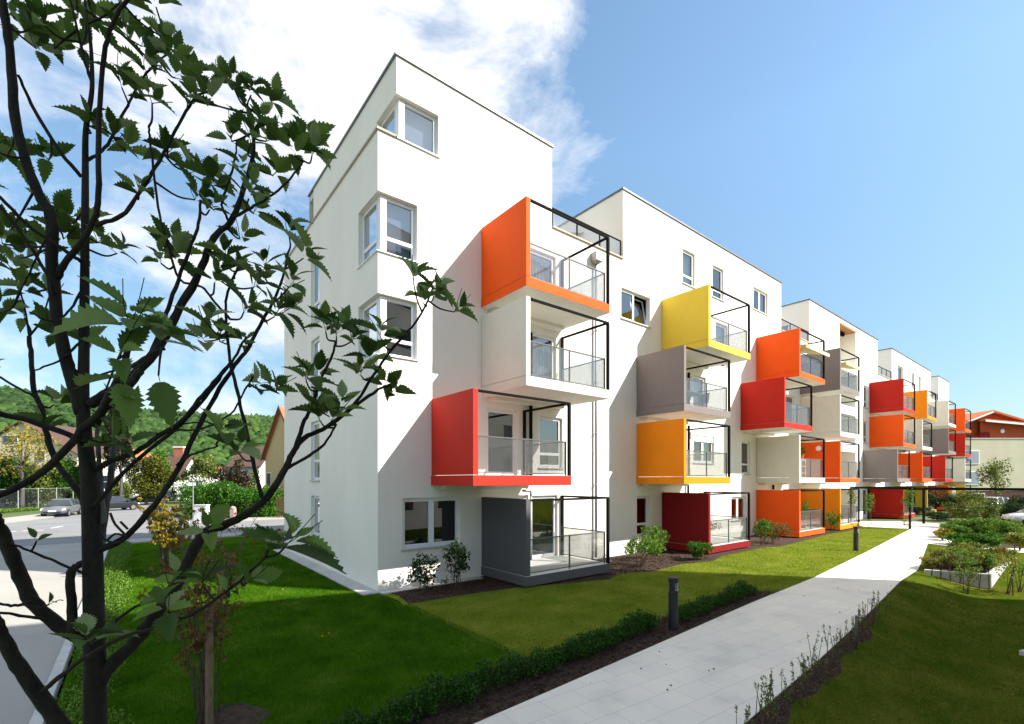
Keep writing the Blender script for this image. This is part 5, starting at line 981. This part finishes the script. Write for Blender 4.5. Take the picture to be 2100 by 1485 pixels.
q = gr(478, 1066); hy = thing('stone_pillar', 'short pinkish stone pillar before the hedge', 'pillar', (q.x, q.y, 0.05), FR); MB().box(-.17, .17, -.17, .17, 0, 0.85).build('shaft', 'pinkpillar', hy, bevel=0.02); MB().lathe([(0, .85), (.2, .85), (.2, .92), (.1, 1.0), (0, 1.02)], sides=16).build('cap', 'pinkpillar', hy)
q = gr(396, 1070); sn = thing('street_name_sign', 'small white street name sign on a thin post by the hedge', 'street sign', (q.x, q.y, 0), FR); MB().tube([(0, 0, 0), (0, 0, 2.95)], 0.03, 8).build('post', 'galv', sn); MB().box(-0.42, 0.18, -0.02, 0.0, 2.68, 2.92).build('plate', 'frame', sn, bevel=0.005)
q = gr(205, 1050); sb = thing('notice_board', 'dark navy notice board on two posts partly behind the near tree', 'board', (q.x, q.y, 0), FR)
for x in (-0.6, 0.75): MB().tube([(x, 0, 0), (x, 0, 3.7)], 0.04, 8).build('post', 'galv', sb)
bo = MB().box(-0.75, 0.95, -0.1, -0.04, 2.35, 3.55).build('panel', 'navy', sb, bevel=0.01); MB().box(-0.72, 0.92, -0.108, -0.101, 2.93, 2.98).build('stripe', 'frame', bo)
fw = thing('wooden_fence', 'brown wooden picket fence at the end of the hedge', 'fence', tuple(gr(570, 1063)), FR)
for i in range(16): MB().box(i * .16 - .1, i * .16, 0, 0.03, 0.05, 1.75 + 0.03 * (i % 2)).build('picket', 'fencewood', fw)
MB().box(-.1, 2.5, 0.032, 0.08, 0.4, 0.5).box(-.1, 2.5, 0.032, 0.08, 1.3, 1.4).build('rail', 'fencewood', fw)
# wire fence at the left
fa, fb = gr(-60, 1056), gr(150, 1040); wf = thing('wire_fence', 'galvanised chain-link fence along the pavement at the left', 'fence', (fa.x, fa.y, 0)); fu = fb - fa; FL = fu.length; fu.normalize()
nP = 6
for i in range(nP): p = fu * (FL * i / (nP - 1)); MB().tube([(p.x, p.y, 0), (p.x, p.y, 2.3)], 0.04, 8).build('post', 'galv', wf)
MB().tube([(0, 0, 2.22), fu * FL + Vector((0, 0, 2.22))], 0.025, 6).build('top_rail', 'galv', wf)
wm_ = MB(); st_ = 0.16
for i in range(int(FL / st_)):
    for sg in (1, -1):
        x0, x1 = i * st_, i * st_ + sg * 2.1
        if 0 <= x1 <= FL: wm_.tube([fu * x0 + Vector((0, 0, 0.08)), fu * x1 + Vector((0, 0, 2.18))], 0.0045, 3, cap=False)
wm_.build('wire_mesh', 'rail', wf)
g = np.random.default_rng(44); stuff(leaf_cloud('verge_grass', 'bright', [(p.x, p.y, 0.12, .7, .7, .2) for p in [fa + fu * (FL * g.random()) + FWD * g.uniform(-.7, 1.2) for _ in range(120)]], 6000, 0.16, None, 45, shell=0.1, up=0.8))
# cars
def car(label, loc, rz, paintm, hatch=True):
    t = thing('parked_car', label, 'car', loc, rz, 'cars parked in the side street'); b = MB()
    def ring(x, zt, k, zb=0.24):
        hw = 0.86 * k; h = [(0, zb), (hw * .86, zb), (hw * .97, zb + .14), (hw, (zb + zt) / 2), (hw * .985, zt - .12), (hw * .90, zt - .01), (0, zt + .03)]
        return [(x, y, z) for y, z in h] + [(x, -y, z) for y, z in reversed(h[1:-1])]
    tail = 0.98 if hatch else 0.92
    b.loft([ring(-2.08, .70, .78, .38), ring(-2.02, tail - .06, .90, .30), ring(-1.75, tail, .97), ring(-.8, .97, 1.0), ring(.4, .95, 1.0), ring(1.05, .92, .99), ring(1.55, .83, .96), ring(1.9, .73, .90, .28), ring(2.05, .62, .78, .34)])
    b.build('body', paintm, t, smooth=True, bevel=0.0)
    gh = MB(); xb, xr = (-1.95, -1.5) if hatch else (-1.45, -0.95)
    def gr_(x, zr, hw): return [(x, -0.80, .93), (x, -hw, zr), (x, hw, zr), (x, 0.80, .93)]
    gh.loft([gr_(xb, .95, .70), gr_(xr, 1.40, .60), gr_(xr + .12, 1.44, .60), gr_(-.35, 1.50, .62), gr_(-.28, 1.50, .62), gr_(.30, 1.46, .60), gr_(.40, 1.42, .60), gr_(1.2, .94, .72)], fm=lambda i, k: (0 if i in (0, 6) and k == 1 else 1 if k == 1 or i in (1, 3, 5) else 0))
    gh.build('windows', ['darkglass', paintm], t)
    for x in (-1.28, 1.30):
        for y in (-0.78, 0.78):
            sgn = 1 if y > 0 else -1; wl = MB(); wl.loft([[(x + r * math.cos(a), y + d * sgn, .31 + r * math.sin(a)) for a in np.linspace(0, 2 * math.pi, 24, endpoint=False)] for r, d in ((.30, -.10), (.315, -.06), (.315, .06), (.29, .10), (.21, .10))]); wl = wl.build('wheel', 'rubber', t)
            rm2 = MB(); rm2.loft([[(x + r * math.cos(a), y + d * sgn, .31 + r * math.sin(a)) for a in np.linspace(0, 2 * math.pi, 20, endpoint=False)] for r, d in ((.205, .102), (.19, .085), (.06, .095))]); rm2.build('rim', 'alloy', wl)
    for y in (-.60, .60):
        MB().obox((1.80, y - .2, .60), (.17, 0, -.03), (0, .4, 0), (-.05, 0, .15)).build('headlight', 'lampglass', t, bevel=0.02); MB().box(-2.06, -1.96, y - .16, y + .16, .68, .86).build('tail_light', 'taillamp', t, bevel=0.02)
        MB().box(.72, .90, y * 1.45 - .08, y * 1.45 + .08, .95, 1.07).build('mirror', paintm, t, bevel=0.02)
    MB().box(1.98, 2.07, -.55, .55, .36, .48).build('grille', 'plastic', t); MB().box(2.05, 2.085, -.26, .26, .46, .57).build('number_plate', 'frame', t)
    return t
for lb, px, py, rz, pm, ha in [('silver-grey hatchback facing the camera beside the wire fence', 128, 1057, R(-103), 'silvercar', True), ('black saloon car seen from behind partly hidden by the near tree', 234, 1046, R(28), 'blackcar', False), ('dark green car parked in front of the yew', 300, 1033, R(188), 'greencar', True), ('silver car at the far end of the side street', 352, 1025, R(-128), 'silvercar', False)]:
    q = gr(px, py + 0.5); car(lb, (q.x, q.y, -0.01), rz, pm, ha)
q = at(2146, 32.0); car('white car parked at the right picture edge behind the sunny bed', (q.x, q.y, -0.03), R(120), 'whitecar'); q = at(2046, 47); car('white car mostly hidden behind the dark round bush', (q.x, q.y, -0.03), R(-30), 'whitecar', False)
# the walker
q = gr(329, 1057); PX = thing('person', 'person in a lilac shirt and dark trousers walking away up the side street', 'person', (q.x, q.y, 0), FR + R(8))
def skin(name, vts, eds, m, parent, root=0):
    me = bpy.data.meshes.new(name); me.from_pydata([v[:3] for v in vts], eds, []); me.materials.append(M[m]); o = bpy.data.objects.new(name, me); COL.objects.link(o); o.parent = parent
    md = o.modifiers.new('skin', 'SKIN'); md.use_smooth_shade = True
    for i, v in enumerate(vts): sv = me.skin_vertices[0].data[i]; sv.radius = (v[3], v[4] if len(v) > 4 else v[3]); sv.use_root = i == root
    ss = o.modifiers.new('sub', 'SUBSURF'); ss.levels = 1; ss.render_levels = 2; return o
bv = [(0, 0, .95, .13, .10), (0, 0, 1.18, .12, .09), (0, 0.0, 1.42, .15, .09), (0, 0.01, 1.53, .055), (0, .02, 1.60, .085, .09), (0, .02, 1.70, .09, .10), (0, .02, 1.77, .06, .07),
      (-.19, 0, 1.42, .055), (-.24, .02, 1.14, .042), (-.25, .12, .92, .033), (-.25, .15, .83, .035), (.19, 0, 1.42, .055), (.24, -.06, 1.15, .042), (.26, -.04, .92, .033), (.26, -.03, .83, .035),
      (-.10, 0, .90, .085), (-.10, .14, .50, .06), (-.10, .10, .10, .045), (-.10, .24, .04, .04), (.10, 0, .90, .085), (.10, -.08, .50, .06), (.10, -.32, .16, .045), (.10, -.24, .05, .04)]
be = [(0, 1), (1, 2), (2, 3), (3, 4), (4, 5), (5, 6), (2, 7), (7, 8), (8, 9), (9, 10), (2, 11), (11, 12), (12, 13), (13, 14), (0, 15), (15, 16), (16, 17), (17, 18), (0, 19), (19, 20), (20, 21), (21, 22)]
skin('body', bv, be, 'skin', PX)
skin('shirt', [(0, 0, .93, .155, .12), (0, 0, 1.18, .14, .105), (0, 0, 1.42, .165, .105), (-.20, 0, 1.41, .07), (-.235, .015, 1.20, .062), (.20, 0, 1.41, .07), (.235, -.05, 1.20, .062)], [(0, 1), (1, 2), (2, 3), (3, 4), (2, 5), (5, 6)], 'shirt', PX)
skin('trousers', [(0, 0, .95, .15, .115), (-.10, 0, .88, .10), (-.10, .14, .50, .078), (-.10, .10, .12, .062), (.10, 0, .88, .10), (.10, -.08, .50, .078), (.10, -.32, .17, .062)], [(0, 1), (1, 2), (2, 3), (0, 4), (4, 5), (5, 6)], 'trouser', PX)
skin('hair', [(0, -.01, 1.66, .095, .10), (0, .0, 1.76, .09, .10), (0, .0, 1.80, .05, .06)], [(0, 1), (1, 2)], 'hair', PX)
# buildings closing the view on the right
q = at(1960, 56); rb = thing('terracotta_gabled_building', 'terracotta building with a tiled gable and cream lower floors at the right edge', 'building', (q.x, q.y, 0), FR)
zt_, zc_ = 8.0, 11.2
w_ = MB(); w_.box(0, 22, 0, 12, 1.85, zt_); w_.build('lower_wall', 'palecream', rb); MB().box(0, 22, 0.03, 12, -.3, 1.85).build('base_wall', 'brownclad', rb)
w_ = MB(); pk = (84 / F * 56, 11.1); w_.face([(0, 1.0, zt_), (12.0, 1.0, zt_), (12.0, 1.0, 9.3), (pk[0], 1.0, pk[1]), (0, 1.0, 9.25)]); w_.face([(3.2, 0.35, zt_ + .05), (22, 0.35, zt_ + .05), (22, 0.35, 8.6), (3.4, 0.35, 10.1), (3.2, .35, 10.1)]); w_.box(3.2, 22, .36, 11.5, zt_ + .02, 8.5); w_.box(0, 12, 1.01, 11.5, zt_ + .02, 9.2)
w_.build('upper_wall', 'terracotta', rb)
r_ = MB(); r_.obox((-1.2, 0.4, 8.85), (pk[0] + 1.2, 0, pk[1] - 8.85 + .1), (0, 12, 0), (0, 0, .22)); r_.obox((12.6, 0.4, 8.9), (pk[0] - 12.6, 0, pk[1] - 8.9 + .1), (0, 12, 0), (0, 0, .22)); r_.obox((22.6, -.3, 8.35), (-19.4, 0, 1.75), (0, 12, 0), (0, 0, .2)); ro = r_.build('roof', 'tile', rb)
e_ = MB(); e_.obox((-1.2, 0.33, 8.75), (pk[0] + 1.2, 0, pk[1] - 8.85 + .1), (0, .06, 0), (0, 0, .2)); e_.obox((22.6, -.37, 8.2), (-19.4, 0, 1.75), (0, .06, 0), (0, 0, .22)); e_.build('verge_board', 'frame', ro)
MB().box(-.1, 22, -.06, 0.34, zt_, zt_ + .06).build('ledge', 'frame', rb)
for x0, z0 in ((1.0, 5.0), (1.0, 2.55)):
    f = MB().box(x0, x0 + 1.75, -.06, 0.0, z0, z0 + 1.6).build('window', 'frame', rb); MB().box(x0 + .1, x0 + 1.65, -.07, -.061, z0 + .1, z0 + 1.5).build('pane', 'greypane', f)
f = MB().box(1.7, 3.4, -.04, 0.03, .6, 1.6).build('window', 'frame', rb); MB().box(1.8, 3.3, -.05, -.041, .7, 1.5).build('pane', 'darkglass', f)
MB().box(3.0, 4.2, 0.2, 0.34, 8.15, 8.75).build('grille', 'darkred', rb); q_ = MB().lathe([(0, 0), (.22, 0), (.25, .08), (.15, .14), (0, .15)], sides=20).build('wall_lamp', 'frame', rb); q_.rotation_euler = (R(90), 0, 0); q_.location = (5.8, .35, 8.9)
